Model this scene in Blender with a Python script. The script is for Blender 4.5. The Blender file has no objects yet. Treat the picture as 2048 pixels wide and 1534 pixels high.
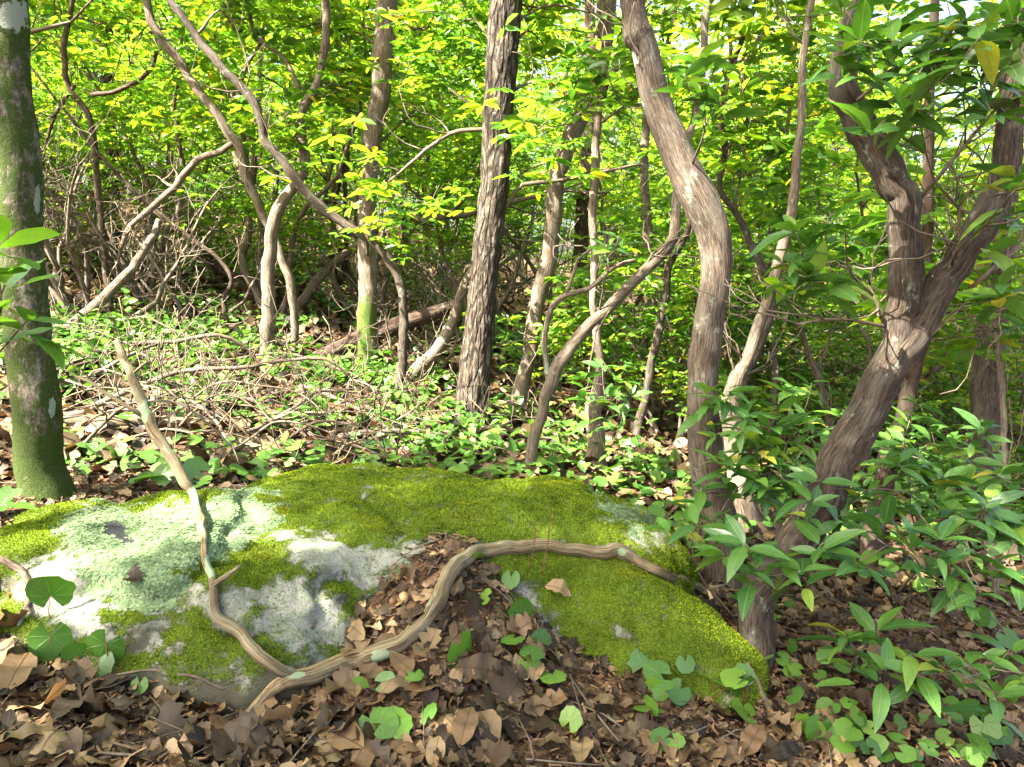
import bpy, math, random
import numpy as np
from mathutils import Vector
from mathutils.bvhtree import BVHTree

random.seed(7)
RNG = np.random.default_rng(11)
R = math.radians
SC = bpy.context.scene
COL = SC.collection

# ------------------------------------------------------------------ camera
FPX = 1518.0                 # focal length in pixels of the 2048 px wide photograph
PITCH = R(8.0)
CAMZ = 1.2
cam_d = bpy.data.cameras.new('camera')
cam_d.sensor_fit = 'HORIZONTAL'
cam_d.sensor_width = 36.0
cam_d.lens = 36.0 * FPX / 2048.0
cam_d.clip_start = 0.05
cam_d.clip_end = 2000
cam = bpy.data.objects.new('camera', cam_d)
COL.objects.link(cam)
cam.location = (0, 0, CAMZ)
cam.rotation_euler = (R(90) - PITCH, 0, 0)
SC.camera = cam

# ------------------------------------------------------------------ sky, sun, exposure
SUN = Vector((-0.54, -0.40, 0.74)).normalized()          # towards the sun
w = bpy.data.worlds.new('World')
SC.world = w
w.use_nodes = True
nt = w.node_tree
nt.nodes.clear()
sky = nt.nodes.new('ShaderNodeTexSky')
sky.sky_type = 'NISHITA'
sky.sun_disc = False
sky.sun_elevation = math.asin(SUN.z)
sky.sun_rotation = math.atan2(SUN.x, SUN.y)
sky.dust_density = 6.0
sky.air_density = 0.8
sky.ozone_density = 0.4
bg = nt.nodes.new('ShaderNodeBackground')
bg.inputs['Strength'].default_value = 0.085
out = nt.nodes.new('ShaderNodeOutputWorld')
nt.links.new(sky.outputs[0], bg.inputs[0])
nt.links.new(bg.outputs[0], out.inputs[0])
sl = bpy.data.lights.new('sun', 'SUN')
sl.energy = 5.0
sl.angle = R(0.6)
sl.color = (1.0, 0.94, 0.82)
so = bpy.data.objects.new('sun', sl)
COL.objects.link(so)
so.rotation_euler = (-SUN).to_track_quat('-Z', 'Y').to_euler()
so.location = (-6, -3, 12)
SC.view_settings.view_transform = 'Standard'
SC.view_settings.look = 'None'
SC.view_settings.gamma = 1
SC.view_settings.exposure = 3.6
SC.cycles.use_denoising = True
SC.cycles.max_bounces = 8
SC.cycles.diffuse_bounces = 5
SC.cycles.glossy_bounces = 2
SC.cycles.transmission_bounces = 5
SC.cycles.transparent_max_bounces = 4
SC.cycles.sample_clamp_indirect = 8
SC.cycles.caustics_reflective = False
SC.cycles.caustics_refractive = False

# ------------------------------------------------------------------ numeric helpers
def _hash(ix, iy, iz, seed):
    n = (ix * 374761393 + iy * 668265263 + iz * 2147483647 + seed * 1274126177) & 0xFFFFFFFF
    n = ((n ^ (n >> 13)) * 1274126177) & 0xFFFFFFFF
    n = ((n ^ (n >> 16)) * 2246822519) & 0xFFFFFFFF
    return ((n ^ (n >> 15)) & 0xFFFFFF) / float(0xFFFFFF)

def vnoise(p, seed=0):
    p = np.asarray(p, float)
    i = np.floor(p).astype(np.int64)
    f = p - i
    f = f * f * (3 - 2 * f)
    x, y, z = i[..., 0], i[..., 1], i[..., 2]
    fx, fy, fz = f[..., 0], f[..., 1], f[..., 2]
    def L(a, b, t): return a + (b - a) * t
    c = [[[_hash(x + a, y + b, z + d, seed) for d in (0, 1)] for b in (0, 1)] for a in (0, 1)]
    return L(L(L(c[0][0][0], c[1][0][0], fx), L(c[0][1][0], c[1][1][0], fx), fy),
             L(L(c[0][0][1], c[1][0][1], fx), L(c[0][1][1], c[1][1][1], fx), fy), fz) * 2 - 1

def fbm(p, octv=4, seed=0, gain=.5):
    p = np.asarray(p, float)
    a, s, t = 1.0, 0.0, 0.0
    for k in range(octv):
        s = s + a * vnoise(p * (2.03 ** k) + k * 17.3, seed + k)
        t += a
        a *= gain
    return s / t

def sstep(a, b, x):
    t = np.clip((x - a) / (b - a), 0, 1)
    return t * t * (3 - 2 * t)

def nrm(v):
    v = np.asarray(v, float)
    return v / np.maximum(np.linalg.norm(v, axis=-1, keepdims=True), 1e-9)

CAM = np.array([0, 0, CAMZ])
FWD = np.array([0, math.cos(PITCH), -math.sin(PITCH)])
UPV = np.array([0, math.sin(PITCH), math.cos(PITCH)])

def ray(px, py):
    return FWD + np.array([1., 0, 0]) * ((px - 1024) / FPX) - UPV * ((py - 767) / FPX)

def to_px(P):
    d = np.asarray(P, float) - CAM
    t = d @ FWD
    t = np.where(t > 1e-3, t, 1e-3)
    return 1024 + FPX * d[..., 0] / t, 767 - FPX * (d @ UPV) / t

def at_Y(px, py, Y):
    """point on the ray through a pixel, in the upright plane Y metres in front"""
    d = ray(px, py)
    return CAM + d * (Y / d[1])

def height(x, y):
    x = np.asarray(x, float); y = np.asarray(y, float)
    h = -0.15 * 14 * np.tanh(x / 14) + 0.03 * y
    h = h + 0.085 * sstep(2.5, -4, x) * np.maximum(y - 4.2, 0) * sstep(70, 14, y)
    p = np.stack([x * .9, y * .9, x * 0 + .3], -1)
    h = h + 0.05 * fbm(p, 3, 5) * sstep(.5, 3.5, np.hypot(x, y - 1))
    # leaf litter piled against the boulder
    h = h + 0.235 * np.exp(-((x + .20) / .27) ** 2) * sstep(1.55, 2.36, y) * sstep(2.70, 2.40, y)
    h = h - 0.10 * np.exp(-((x + .8) / .55) ** 2) * np.exp(-((y - 1.88) / .32) ** 2)
    # bank dropping away right of the forked tree
    h = h - 0.05 * sstep(.9, 1.6, x) * sstep(3.5, 2, y)
    return h

def ground_hit(px, py, far=80):
    d = ray(px, py)
    t = .8
    while t < far:
        p = CAM + d * t
        if p[2] <= float(height(p[0], p[1])):
            a, b = t - .05, t
            for _ in range(12):
                m = (a + b) / 2
                q = CAM + d * m
                if q[2] <= float(height(q[0], q[1])): b = m
                else: a = m
            return CAM + d * b
        t += .05
    return None

# ------------------------------------------------------------------ mesh helpers
class MB:
    """collects vertices, faces and per-vertex attributes"""
    def __init__(self):
        self.v, self.f, self.n, self.att = [], [], 0, {}
    def add(self, v, faces, **att):
        v = np.asarray(v, float)
        for f in (faces if isinstance(faces, list) else [faces]):
            if len(f): self.f.append(np.asarray(f, np.int64) + self.n)
        for k, a in att.items():
            a = np.asarray(a, float)
            if a.ndim == 0: a = np.full(len(v), float(a))
            self.att.setdefault(k, []).append(a)
        self.v.append(v); self.n += len(v)
        return self
    def mesh(self, name, mat=None, smooth=True):
        m = bpy.data.meshes.new(name)
        V = np.concatenate(self.v)
        m.vertices.add(len(V)); m.vertices.foreach_set('co', V.astype(np.float32).ravel())
        loops = np.concatenate([f.ravel() for f in self.f])
        tot = np.concatenate([np.full(len(f), f.shape[1]) for f in self.f])
        st = np.concatenate([[0], np.cumsum(tot)[:-1]])
        m.loops.add(len(loops)); m.loops.foreach_set('vertex_index', loops.astype(np.int32))
        m.polygons.add(len(tot))
        m.polygons.foreach_set('loop_start', st.astype(np.int32))
        m.polygons.foreach_set('loop_total', tot.astype(np.int32))
        m.polygons.foreach_set('use_smooth', np.full(len(tot), smooth))
        for k, lst in self.att.items():
            A = np.concatenate(lst)
            if A.ndim == 2:
                a = m.attributes.new(k, 'FLOAT_VECTOR', 'POINT'); a.data.foreach_set('vector', A.astype(np.float32).ravel())
            else:
                a = m.attributes.new(k, 'FLOAT', 'POINT'); a.data.foreach_set('value', A.astype(np.float32))
        m.update(calc_edges=True)
        if mat: m.materials.append(mat)
        return m
    def build(self, name, mat, parent=None, smooth=True, **props):
        return link(name, self.mesh(name, mat, smooth), parent, **props)

def link(name, data, parent=None, **props):
    o = bpy.data.objects.new(name, data)
    COL.objects.link(o)
    if parent is not None:
        o.parent = parent
        o.matrix_parent_inverse.identity()
        if parent.type == 'EMPTY' or True:
            o.location = -Vector(world_loc(parent)) if not props.pop('local', False) else (0, 0, 0)
    props.pop('local', None)
    for k, v in props.items(): o[k] = v
    return o

def world_loc(o):
    v = Vector(o.location)
    while o.parent is not None:
        o = o.parent
        v = v + Vector(o.location)
    return v

def thing(name, label, cat, loc, group=None):
    o = bpy.data.objects.new(name, None)
    COL.objects.link(o)
    o.location = loc
    o.empty_display_size = .1
    o['label'] = label; o['category'] = cat
    if group: o['group'] = group
    return o

def copy_tree(o, parent=None):
    c = o.copy(); COL.objects.link(c)
    if parent is not None: c.parent = parent
    for ch in list(o.children): copy_tree(ch, c)
    return c

def resample(pts, rad, step):
    """Catmull-Rom through the points; radius interpolated"""
    P = np.asarray(pts, float); r = np.asarray(rad, float)
    if len(P) == 2:
        P = np.stack([P[0], (P[0] + P[1]) / 2, P[1]]); r = np.array([r[0], (r[0] + r[1]) / 2, r[1]])
    Q = np.concatenate([[2 * P[0] - P[1]], P, [2 * P[-1] - P[-2]]])
    oP, oR = [], []
    for i in range(len(P) - 1):
        L = np.linalg.norm(P[i + 1] - P[i])
        n = max(1, int(L / step))
        t = (np.arange(n) / n)[:, None]
        a, b, c, d = Q[i], Q[i + 1], Q[i + 2], Q[i + 3]
        oP.append(.5 * ((2 * b) + (-a + c) * t + (2 * a - 5 * b + 4 * c - d) * t ** 2 + (-a + 3 * b - 3 * c + d) * t ** 3))
        tt = t[:, 0]; tt = tt * tt * (3 - 2 * tt)
        oR.append(r[i] + (r[i + 1] - r[i]) * tt)
    oP.append(P[-1:]); oR.append(r[-1:])
    return np.concatenate(oP), np.concatenate(oR)

def tube(mb, pts, rad, ns=8, step=.1, disp=None, seed=0, cap=True):
    P, r = resample(pts, rad, step)
    n = len(P)
    if disp is not None and n > 3:
        s_ = np.concatenate([[0], np.cumsum(np.linalg.norm(np.diff(P, axis=0), axis=1))])
        rm = max(float(np.mean(r)), .006)
        q_ = np.stack([s_ / (rm * 5), s_ * 0 + seed * 7.7, s_ * 0], -1)
        fade = np.minimum(1, np.minimum(s_, s_[-1] - s_) / (rm * 4))[:, None]
        P = P + fade * (r * (.42 if rm < .04 else .14))[:, None] * np.stack([fbm(q_ + k * 31, 3, 61 + k, .65) for k in range(3)], -1) * 1.5
        r = r * (1 + (.12 if rm < .04 else .05) * fbm(q_ * 1.3 + 9, 3, 77))
    T = nrm(np.gradient(P, axis=0))
    ref = np.array([1., 0, 0]) if abs(T[0][0]) < .8 else np.array([0, 1., 0])
    U = np.zeros_like(P)
    u = nrm(np.cross(np.cross(T[0], ref), T[0]))
    for i in range(n):
        u = nrm(u - T[i] * (u @ T[i]))
        U[i] = u
    W = np.cross(T, U)
    S = np.concatenate([[0], np.cumsum(np.linalg.norm(np.diff(P, axis=0), axis=1))])
    th = np.arange(ns) / ns * 2 * math.pi
    ct, st = np.cos(th), np.sin(th)
    rr = np.repeat(r[:, None], ns, 1)
    bark = np.stack([rr * ct, rr * st, np.repeat(S[:, None], ns, 1)], -1)
    if disp is not None:
        rr = rr + disp(bark + np.array([seed * 3.1, seed * 1.7, seed * 2.3]), rr)
    V = P[:, None] + U[:, None] * (rr * ct)[..., None] + W[:, None] * (rr * st)[..., None]
    V = V.reshape(-1, 3)
    idx = np.arange(n * ns).reshape(n, ns)
    a, b = idx[:-1], idx[1:]
    F = np.stack([a, np.roll(a, -1, 1), np.roll(b, -1, 1), b], -1).reshape(-1, 4)
    att = dict(bark=bark.reshape(-1, 3) + np.array([seed * 3.1, seed * 1.7, seed * 2.3]))
    fl = [F]
    if cap:
        V = np.concatenate([V, [P[0] - T[0] * r[0] * .2, P[-1] + T[-1] * r[-1] * .4]])
        att['bark'] = np.concatenate([att['bark'], att['bark'][:1], att['bark'][-1:]])
        c0, c1 = n * ns, n * ns + 1
        i0, i1 = idx[0], idx[-1]
        fl.append(np.stack([np.roll(i0, -1), i0, np.full(ns, c0)], -1))
        fl.append(np.stack([i1, np.roll(i1, -1), np.full(ns, c1)], -1))
    return V, fl, att

def add_tube(mb, pts, rad, ns=8, step=.1, disp=None, seed=0, **extra):
    V, fl, att = tube(mb, pts, rad, ns, step, disp, seed)
    for k, fn in extra.items():
        att[k] = fn(V) if callable(fn) else np.full(len(V), float(fn))
    mb.add(V, fl, **att)
    return V

# leaf prototypes: y = length (0..1), x = width, z = up
def leaf_proto(rows, prof, fold=.25, droop=.25, wave=0.0):
    t = np.linspace(0, 1, rows)
    hw = prof(t)
    z0 = -droop * t ** 2
    c = np.stack([np.zeros(rows), t, z0], -1)
    l = np.stack([-hw, t, z0 + hw * fold + wave * np.sin(t * 19) * hw], -1)
    r = np.stack([hw, t, z0 + hw * fold + wave * np.sin(t * 17 + 1) * hw], -1)
    V = np.concatenate([c, l, r])
    i = np.arange(rows - 1)
    F = [np.stack([i, i + 1, rows + i + 1, rows + i], -1), np.stack([i + 1, i, 2 * rows + i, 2 * rows + i + 1], -1)]
    return V, F

def hex_leaf(wd=.2, fold=.2, droop=.15):
    V = np.array([[0, 0, 0], [wd * .85, .3, wd * fold], [wd * .8, .68, wd * fold - droop * .4], [0, 1, -droop],
                  [-wd * .8, .68, wd * fold - droop * .4], [-wd * .85, .3, wd * fold]])
    return V, [np.array([[0, 1, 2, 3], [0, 3, 4, 5]])]

def merge_leaves(mb, proto, pos, ydir, normal, scale, lf=False, **att):
    V, F = proto
    pos = np.asarray(pos, float); n = len(pos)
    if n == 0: return
    y = nrm(ydir)
    x = nrm(np.cross(y, normal))
    z = np.cross(x, y)
    s = np.asarray(scale, float).reshape(-1, 1, 1) * np.ones((n, 1, 1))
    W = pos[:, None] + s * (V[None, :, 0:1] * x[:, None] + V[None, :, 1:2] * y[:, None] + V[None, :, 2:3] * z[:, None])
    k = len(V)
    off = (np.arange(n) * k)[:, None, None]
    ex = {a: np.repeat(b, k) for a, b in att.items()}
    if lf: ex['lf'] = np.tile(V, (n, 1))
    mb.add(W.reshape(-1, 3), [(f[None] + off).reshape(-1, f.shape[1]) for f in F], **ex)

def rand_dirs(n, rng):
    return nrm(rng.normal(size=(n, 3)))

# ------------------------------------------------------------------ materials
def mat_new(name):
    m = bpy.data.materials.new(name)
    m.use_nodes = True
    t = m.node_tree
    t.nodes.clear()
    o = t.nodes.new('ShaderNodeOutputMaterial')
    return m, t, o

class NT:
    def __init__(self, t): self.t = t
    def n(self, typ, **kw):
        nd = self.t.nodes.new(typ)
        for k, v in kw.items(): setattr(nd, k, v)
        return nd
    def l(self, a, b): self.t.links.new(a, b)
    def set(self, sock, v):
        if hasattr(v, 'is_output') or isinstance(v, bpy.types.NodeSocket): self.l(v, sock)
        else: sock.default_value = v
    def noise(self, vec, scale, detail=4, rough=.55, dist=0.0):
        nd = self.n('ShaderNodeTexNoise')
        nd.inputs['Scale'].default_value = scale; nd.inputs['Detail'].default_value = detail
        nd.inputs['Roughness'].default_value = rough; nd.inputs['Distortion'].default_value = dist
        if vec is not None: self.l(vec, nd.inputs['Vector'])
        return nd.outputs['Fac']
    def voro(self, vec, scale, feature='F1'):
        nd = self.n('ShaderNodeTexVoronoi', feature=feature)
        nd.inputs['Scale'].default_value = scale
        if vec is not None: self.l(vec, nd.inputs['Vector'])
        return nd
    def mapping(self, vec, scale=(1, 1, 1), loc=(0, 0, 0)):
        nd = self.n('ShaderNodeMapping')
        nd.inputs['Scale'].default_value = scale; nd.inputs['Location'].default_value = loc
        self.l(vec, nd.inputs['Vector'])
        return nd.outputs[0]
    def ramp(self, fac, stops, interp='LINEAR'):
        nd = self.n('ShaderNodeValToRGB')
        cr = nd.color_ramp; cr.interpolation = interp
        while len(cr.elements) < len(stops): cr.elements.new(.5)
        for e, (p, c) in zip(cr.elements, stops):
            e.position = p; e.color = (*c, 1) if len(c) == 3 else c
        self.l(fac, nd.inputs[0])
        return nd.outputs[0]
    def mix(self, fac, a, b, blend='MIX'):
        nd = self.n('ShaderNodeMix', data_type='RGBA', blend_type=blend)
        self.set(nd.inputs['Factor'], fac)
        for s, v in ((nd.inputs[6], a), (nd.inputs[7], b)):
            if isinstance(v, tuple): s.default_value = (*v, 1) if len(v) == 3 else v
            else: self.l(v, s)
        return nd.outputs[2]
    def math(self, op, a, b=0.0, c=0.0, clamp=False):
        nd = self.n('ShaderNodeMath', operation=op, use_clamp=clamp)
        self.set(nd.inputs[0], a); self.set(nd.inputs[1], b); self.set(nd.inputs[2], c)
        return nd.outputs[0]
    def mrange(self, v, a, b, c=0.0, d=1.0):
        nd = self.n('ShaderNodeMapRange', interpolation_type='SMOOTHSTEP')
        self.l(v, nd.inputs[0])
        for i, x in enumerate((a, b, c, d)): nd.inputs[1 + i].default_value = x
        return nd.outputs[0]
    def attr(self, name, fac=True):
        nd = self.n('ShaderNodeAttribute', attribute_name=name)
        return nd.outputs['Fac'] if fac else nd.outputs['Vector']
    def bump(self, h, strength=.5, dist=.01):
        nd = self.n('ShaderNodeBump')
        nd.inputs['Strength'].default_value = strength; nd.inputs['Distance'].default_value = dist
        self.l(h, nd.inputs['Height'])
        return nd.outputs[0]
    def bsdf(self, color, rough=.8, normal=None, spec=.3):
        nd = self.n('ShaderNodeBsdfPrincipled')
        self.set(nd.inputs['Base Color'], (*color, 1) if isinstance(color, tuple) else color)
        self.set(nd.inputs['Roughness'], rough)
        nd.inputs['Specular IOR Level'].default_value = spec
        if normal is not None: self.l(normal, nd.inputs['Normal'])
        return nd.outputs[0]

def leaf_mat(name, stops, trans=.45, tint=(1.25, 1.35, .55), rough=.4, spec=.45, blotch=None, vein=None, clump=False, radial=None):
    m, t, o = mat_new(name); N = NT(t)
    geo = N.n('ShaderNodeNewGeometry'); oi = N.n('ShaderNodeObjectInfo')
    r = N.math('FRACT', N.math('ADD', geo.outputs['Random Per Island'], oi.outputs['Random']))
    c = N.ramp(r, stops)
    tc = N.n('ShaderNodeTexCoord')
    nz = N.noise(tc.outputs['Object'], 9, 2)
    c = N.mix(N.mrange(nz, .35, .7, 0, .45), c, N.mix(1.0, c, (1.5, 1.3, .8), 'MULTIPLY'))
    cl = N.noise(tc.outputs['Object'], 1.7, 2)
    if clump: c = N.mix(N.mrange(cl, .38, .62, 0, .75), N.mix(1.0, c, (.55, .72, .8), 'MULTIPLY'), N.mix(1.0, c, (1.35, 1.15, 1.0), 'MULTIPLY'))
    if blotch:
        b = N.noise(tc.outputs['Object'], 60 if trans < .2 else 14, 4, .7)
        c = N.mix(N.mrange(b, .60, .70), c, blotch)
    nor = None
    if radial:
        sx = N.n('ShaderNodeSeparateXYZ'); N.l(N.attr('lf', False), sx.inputs[0])
        an = N.math('ARCTAN2', sx.outputs[0], sx.outputs[1])
        rv_ = N.mrange(N.math('COSINE', N.math('MULTIPLY', an, 8.0)), .86, 1.0)
        rr_ = N.math('ADD', N.math('MULTIPLY', sx.outputs[0], sx.outputs[0]), N.math('MULTIPLY', sx.outputs[1], sx.outputs[1]))
        rv_ = N.math('MULTIPLY', rv_, N.mrange(rr_, .0, .22, 1, .1))
        c = N.mix(N.math('MULTIPLY', rv_, radial[3]), c, radial[:3])
        nor = N.bump(rv_, .5, .004)
    if vein:
        sx = N.n('ShaderNodeSeparateXYZ'); N.l(N.attr('lf', False), sx.inputs[0])
        ax = N.math('ABSOLUTE', sx.outputs[0])
        mid = N.mrange(ax, .006, .018, 1, 0)
        ph = N.math('SUBTRACT', sx.outputs[1], N.math('MULTIPLY', ax, .9))
        ph = N.math('ADD', ph, N.math('MULTIPLY', N.noise(tc.outputs['Object'], 22, 2), .10))
        sv = N.mrange(N.math('SINE', N.math('MULTIPLY', ph, 58.0)), .8, 1.0)
        vf = N.math('MAXIMUM', mid, N.math('MULTIPLY', sv, .22))
        c = N.mix(N.math('MULTIPLY', vf, vein[3]), c, vein[:3])
        nor = N.bump(vf, .35, .004)
    p = N.bsdf(c, rough, nor, spec)
    tr = N.n('ShaderNodeBsdfTranslucent')
    N.l(N.mix(1.0, c, tint, 'MULTIPLY'), tr.inputs[0])
    mx = N.n('ShaderNodeMixShader'); mx.inputs[0].default_value = trans
    N.l(p, mx.inputs[1]); N.l(tr.outputs[0], mx.inputs[2]); N.l(mx.outputs[0], o.inputs[0])
    return m

M = {}
M['laurel'] = leaf_mat('laurel_leaf', [(0, (.05, .12, .018)), (.35, (.085, .18, .022)), (.7, (.13, .24, .028)), (.95, (.19, .28, .03)), (1, (.36, .28, .03))], .58, (2.15, 2.05, .65), clump=True)
M['canopy'] = leaf_mat('canopy_leaf', [(0, (.08, .17, .02)), (.5, (.13, .24, .025)), (.9, (.19, .29, .03)), (1, (.28, .28, .03))], .62, (2.15, 2.05, .7), clump=True)
M['rhodo'] = leaf_mat('rhododendron_leaf', [(0, (.028, .085, .02)), (.5, (.048, .125, .024)), (.85, (.075, .17, .028)), (.97, (.13, .21, .03)), (1, (.30, .27, .04))], .34, (1.5, 1.6, .5), .33, .5, (.09, .12, .03), (.13, .22, .07, .55))
M['broad'] = leaf_mat('broad_leaf', [(0, (.06, .15, .025)), (1, (.11, .22, .03))], .45, (1.3, 1.4, .45), .4, .45, None, (.15, .25, .06, .5))
M['galax'] = leaf_mat('galax_leaf', [(0, (.035, .095, .016)), (.6, (.06, .145, .022)), (1, (.11, .20, .028))], .3, (1.2, 1.4, .5), .36, .5, (.05, .10, .02), radial=(.12, .20, .05, .6))
M['dead'] = leaf_mat('dead_leaf', [(0, (.010, .007, .004)), (.25, (.028, .017, .009)), (.48, (.070, .046, .025)), (.68, (.14, .100, .054)), (.84, (.100, .058, .030)), (1, (.27, .195, .11))], .15, (1.1, .8, .5), .6, .3, (.018, .011, .007), (.035, .022, .012, .6))

def bark_mat(name, dark, mid, light, sx=60, sz=4, bump=.8, bdist=.006, mossc=(.07, .10, .02), lichc=(.27, .31, .24), crack=.12):
    """sx: noise scale across the trunk, sz: along it"""
    m, t, o = mat_new(name); N = NT(t)
    b = N.attr('bark', False)
    v = N.mapping(b, (sx, sx, sz))
    n1 = N.noise(v, 1.0, 6, .62, .4)
    v2 = N.mapping(b, (sx * .18, sx * .18, sx * .10), (3, 1, 7))
    n2 = N.noise(v2, 1.0, 4)
    v3 = N.mapping(b, (sx * 2.6, sx * 2.6, sz * 3.2))
    n3 = N.noise(v3, 1.0, 4, .6)
    c = N.ramp(n1, [(.30, dark), (.5, mid), (.72, light)])
    c = N.mix(N.mrange(n2, .35, .7, 0, .6), c, N.mix(1.0, c, (1.35, 1.15, 1.0), 'MULTIPLY'))
    c = N.mix(N.mrange(n3, .34, .62, .8, 0), c, dark)
    pt = N.noise(N.mapping(b, (16, 16, 7), (8, 2, 4)), 1.0, 5, .65)
    c = N.mix(N.mrange(pt, .46, .64, 0, .4), c, N.mix(.5, light, (.12, .115, .095)))
    ck = N.voro(N.mapping(b, (sx * .42, sx * .42, sz * .45)), 1.0, 'DISTANCE_TO_EDGE').outputs['Distance']
    c = N.mix(N.mrange(ck, .02, .16, crack, 0), c, dark)
    # small crust lichens
    sp = N.noise(N.mapping(b, (26, 26, 18)), 1.0, 5, .7)
    c = N.mix(N.mrange(sp, .58, .70, 0, .5), c, lichc)
    lv = N.noise(N.mapping(b, (38, 38, 30), (5, 5, 5)), 1.0, 5, .65)
    lf = N.math('ADD', N.attr('lichen'), N.math('MULTIPLY', N.math('SUBTRACT', lv, .5), 1.3))
    lf = N.mrange(lf, .45, .58)
    mv = N.noise(N.mapping(b, (22, 22, 14), (2, 9, 1)), 1.0, 6, .7)
    mf = N.math('ADD', N.attr('moss'), N.math('MULTIPLY', N.math('SUBTRACT', mv, .5), 1.5))
    mf = N.mrange(mf, .42, .62)
    fine = N.noise(N.mapping(b, (260, 260, 200)), 1.0, 3, .7)
    mc = N.ramp(fine, [(.3, tuple(x * .35 for x in mossc)), (.55, mossc), (.8, tuple(x * 1.7 for x in mossc))])
    c = N.mix(mf, c, mc)
    c = N.mix(N.math('MULTIPLY', lf, .9), c, N.mix(fine, tuple(x * .7 for x in lichc), lichc))
    h = N.math('ADD', N.math('MULTIPLY', n1, 1.0), N.math('MULTIPLY', n3, .45))
    h = N.math('ADD', h, N.mrange(ck, 0, .2, 0, crack))
    h = N.math('ADD', h, N.math('MULTIPLY', mf, N.math('MULTIPLY', fine, .9)))
    N.l(N.bsdf(c, .9, N.bump(h, bump, bdist), .15), o.inputs[0])
    return m

M['bark_furrow'] = bark_mat('furrowed_bark', (.012, .009, .007), (.07, .055, .04), (.18, .15, .115), 62, 13, 1.0, .018, crack=.7)
M['bark_laurel'] = bark_mat('stringy_bark', (.012, .009, .007), (.060, .047, .035), (.13, .108, .085), 190, 12, .9, .005, crack=.2)
M['bark_pale'] = bark_mat('pale_bark', (.04, .03, .021), (.13, .102, .075), (.25, .21, .165), 120, 12, .8, .005, crack=.2)
M['bark_tan'] = bark_mat('tan_bark', (.020, .015, .011), (.095, .075, .057), (.20, .165, .128), 190, 12, .9, .005, crack=.2)  # laurel bark lightened, the sunlit tone of the S-bent trunk put into its colour
M['bark_dark'] = bark_mat('dark_bark', (.018, .012, .009), (.055, .036, .025), (.11, .078, .056), 130, 7, .7, .004)
M['bark_mossy'] = bark_mat('mossy_bark', (.025, .02, .014), (.10, .085, .06), (.22, .20, .155), 45, 28, .8, .006, (.036, .054, .010), (.26, .29, .24))
M['wood'] = bark_mat('weathered_wood', (.04, .03, .017), (.185, .148, .086), (.33, .275, .18), 190, 2.2, 1.0, .005, (.12, .16, .025), (.26, .33, .20))
M['rotten'] = bark_mat('rotten_wood', (.012, .008, .006), (.05, .03, .021), (.115, .072, .052), 70, 5, 1.0, .014)
M['twig'] = bark_mat('twig_bark', (.04, .029, .021), (.115, .088, .062), (.24, .195, .15), 200, 12, .5, .003)

def rock_mat():
    m, t, o = mat_new('mossy_granite'); N = NT(t)
    tc = N.n('ShaderNodeTexCoord'); v = tc.outputs['Object']
    n1 = N.noise(v, 7, 6, .6); n2 = N.noise(v, 160, 4, .7); n3 = N.noise(v, 34, 5, .65)
    c = N.ramp(n2, [(.28, (.03, .032, .028)), (.45, (.13, .13, .11)), (.62, (.25, .245, .21)), (.8, (.44, .43, .38))])
    c = N.mix(N.mrange(n1, .35, .65, 0, .5), c, (.34, .32, .27))
    # grey-green crust on bare stone
    c = N.mix(N.mrange(n3, .44, .6, 0, .6), c, (.20, .235, .15))
    n5 = N.noise(v, 15, 6, .7)
    c = N.mix(N.mrange(n5, .5, .66, 0, .7), c, (.10, .10, .075))
    c = N.mix(N.mrange(N.noise(v, 70, 4, .7), .58, .66, 0, .6), c, (.05, .05, .042))
    dirt = N.attr('dirt')
    c = N.mix(N.mrange(N.math('ADD', dirt, N.math('MULTIPLY', N.math('SUBTRACT', n3, .5), 1.2)), .35, .75, 0, .85), c, (.055, .048, .028))  # dark tone painted in as shade on the underside
    # moss film
    ms = N.math('ADD', N.attr('moss'), N.math('MULTIPLY', N.math('SUBTRACT', n3, .5), 1.0))
    mfac = N.mrange(N.math('ADD', ms, N.math('MULTIPLY', N.math('SUBTRACT', n2, .5), 1.5)), .30, .68)
    mcol = N.ramp(N.noise(v, 300, 3, .7), [(.3, (.022, .045, .005)), (.5, (.085, .13, .011)), (.75, (.18, .24, .022))])
    c = N.mix(mfac, c, mcol)
    lf = N.mrange(N.math('ADD', N.attr('lichen'), N.math('MULTIPLY', N.math('SUBTRACT', n3, .5), .9)), .42, .56)
    vo = N.voro(v, 85)
    lc = N.ramp(vo.outputs['Distance'], [(0, (.145, .20, .105)), (.5, (.095, .145, .07)), (.9, (.025, .038, .02))])
    c = N.mix(lf, c, lc)
    bk = N.mrange(N.math('ADD', N.attr('black'), N.math('MULTIPLY', N.math('SUBTRACT', n3, .5), .8)), .42, .55)
    c = N.mix(bk, c, (.028, .03, .032))
    h = N.math('ADD', N.math('MULTIPLY', n2, .5), N.math('MULTIPLY', n3, 1.2))
    h = N.math('ADD', h, N.math('MULTIPLY', mfac, N.math('MULTIPLY', N.noise(v, 240, 4, .75), 1.6)))
    h = N.math('ADD', h, N.math('MULTIPLY', lf, N.math('SUBTRACT', 1.0, vo.outputs['Distance'])))
    N.l(N.bsdf(c, .92, N.bump(h, .9, .006), .12), o.inputs[0])
    return m
M['rock'] = rock_mat()

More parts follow.
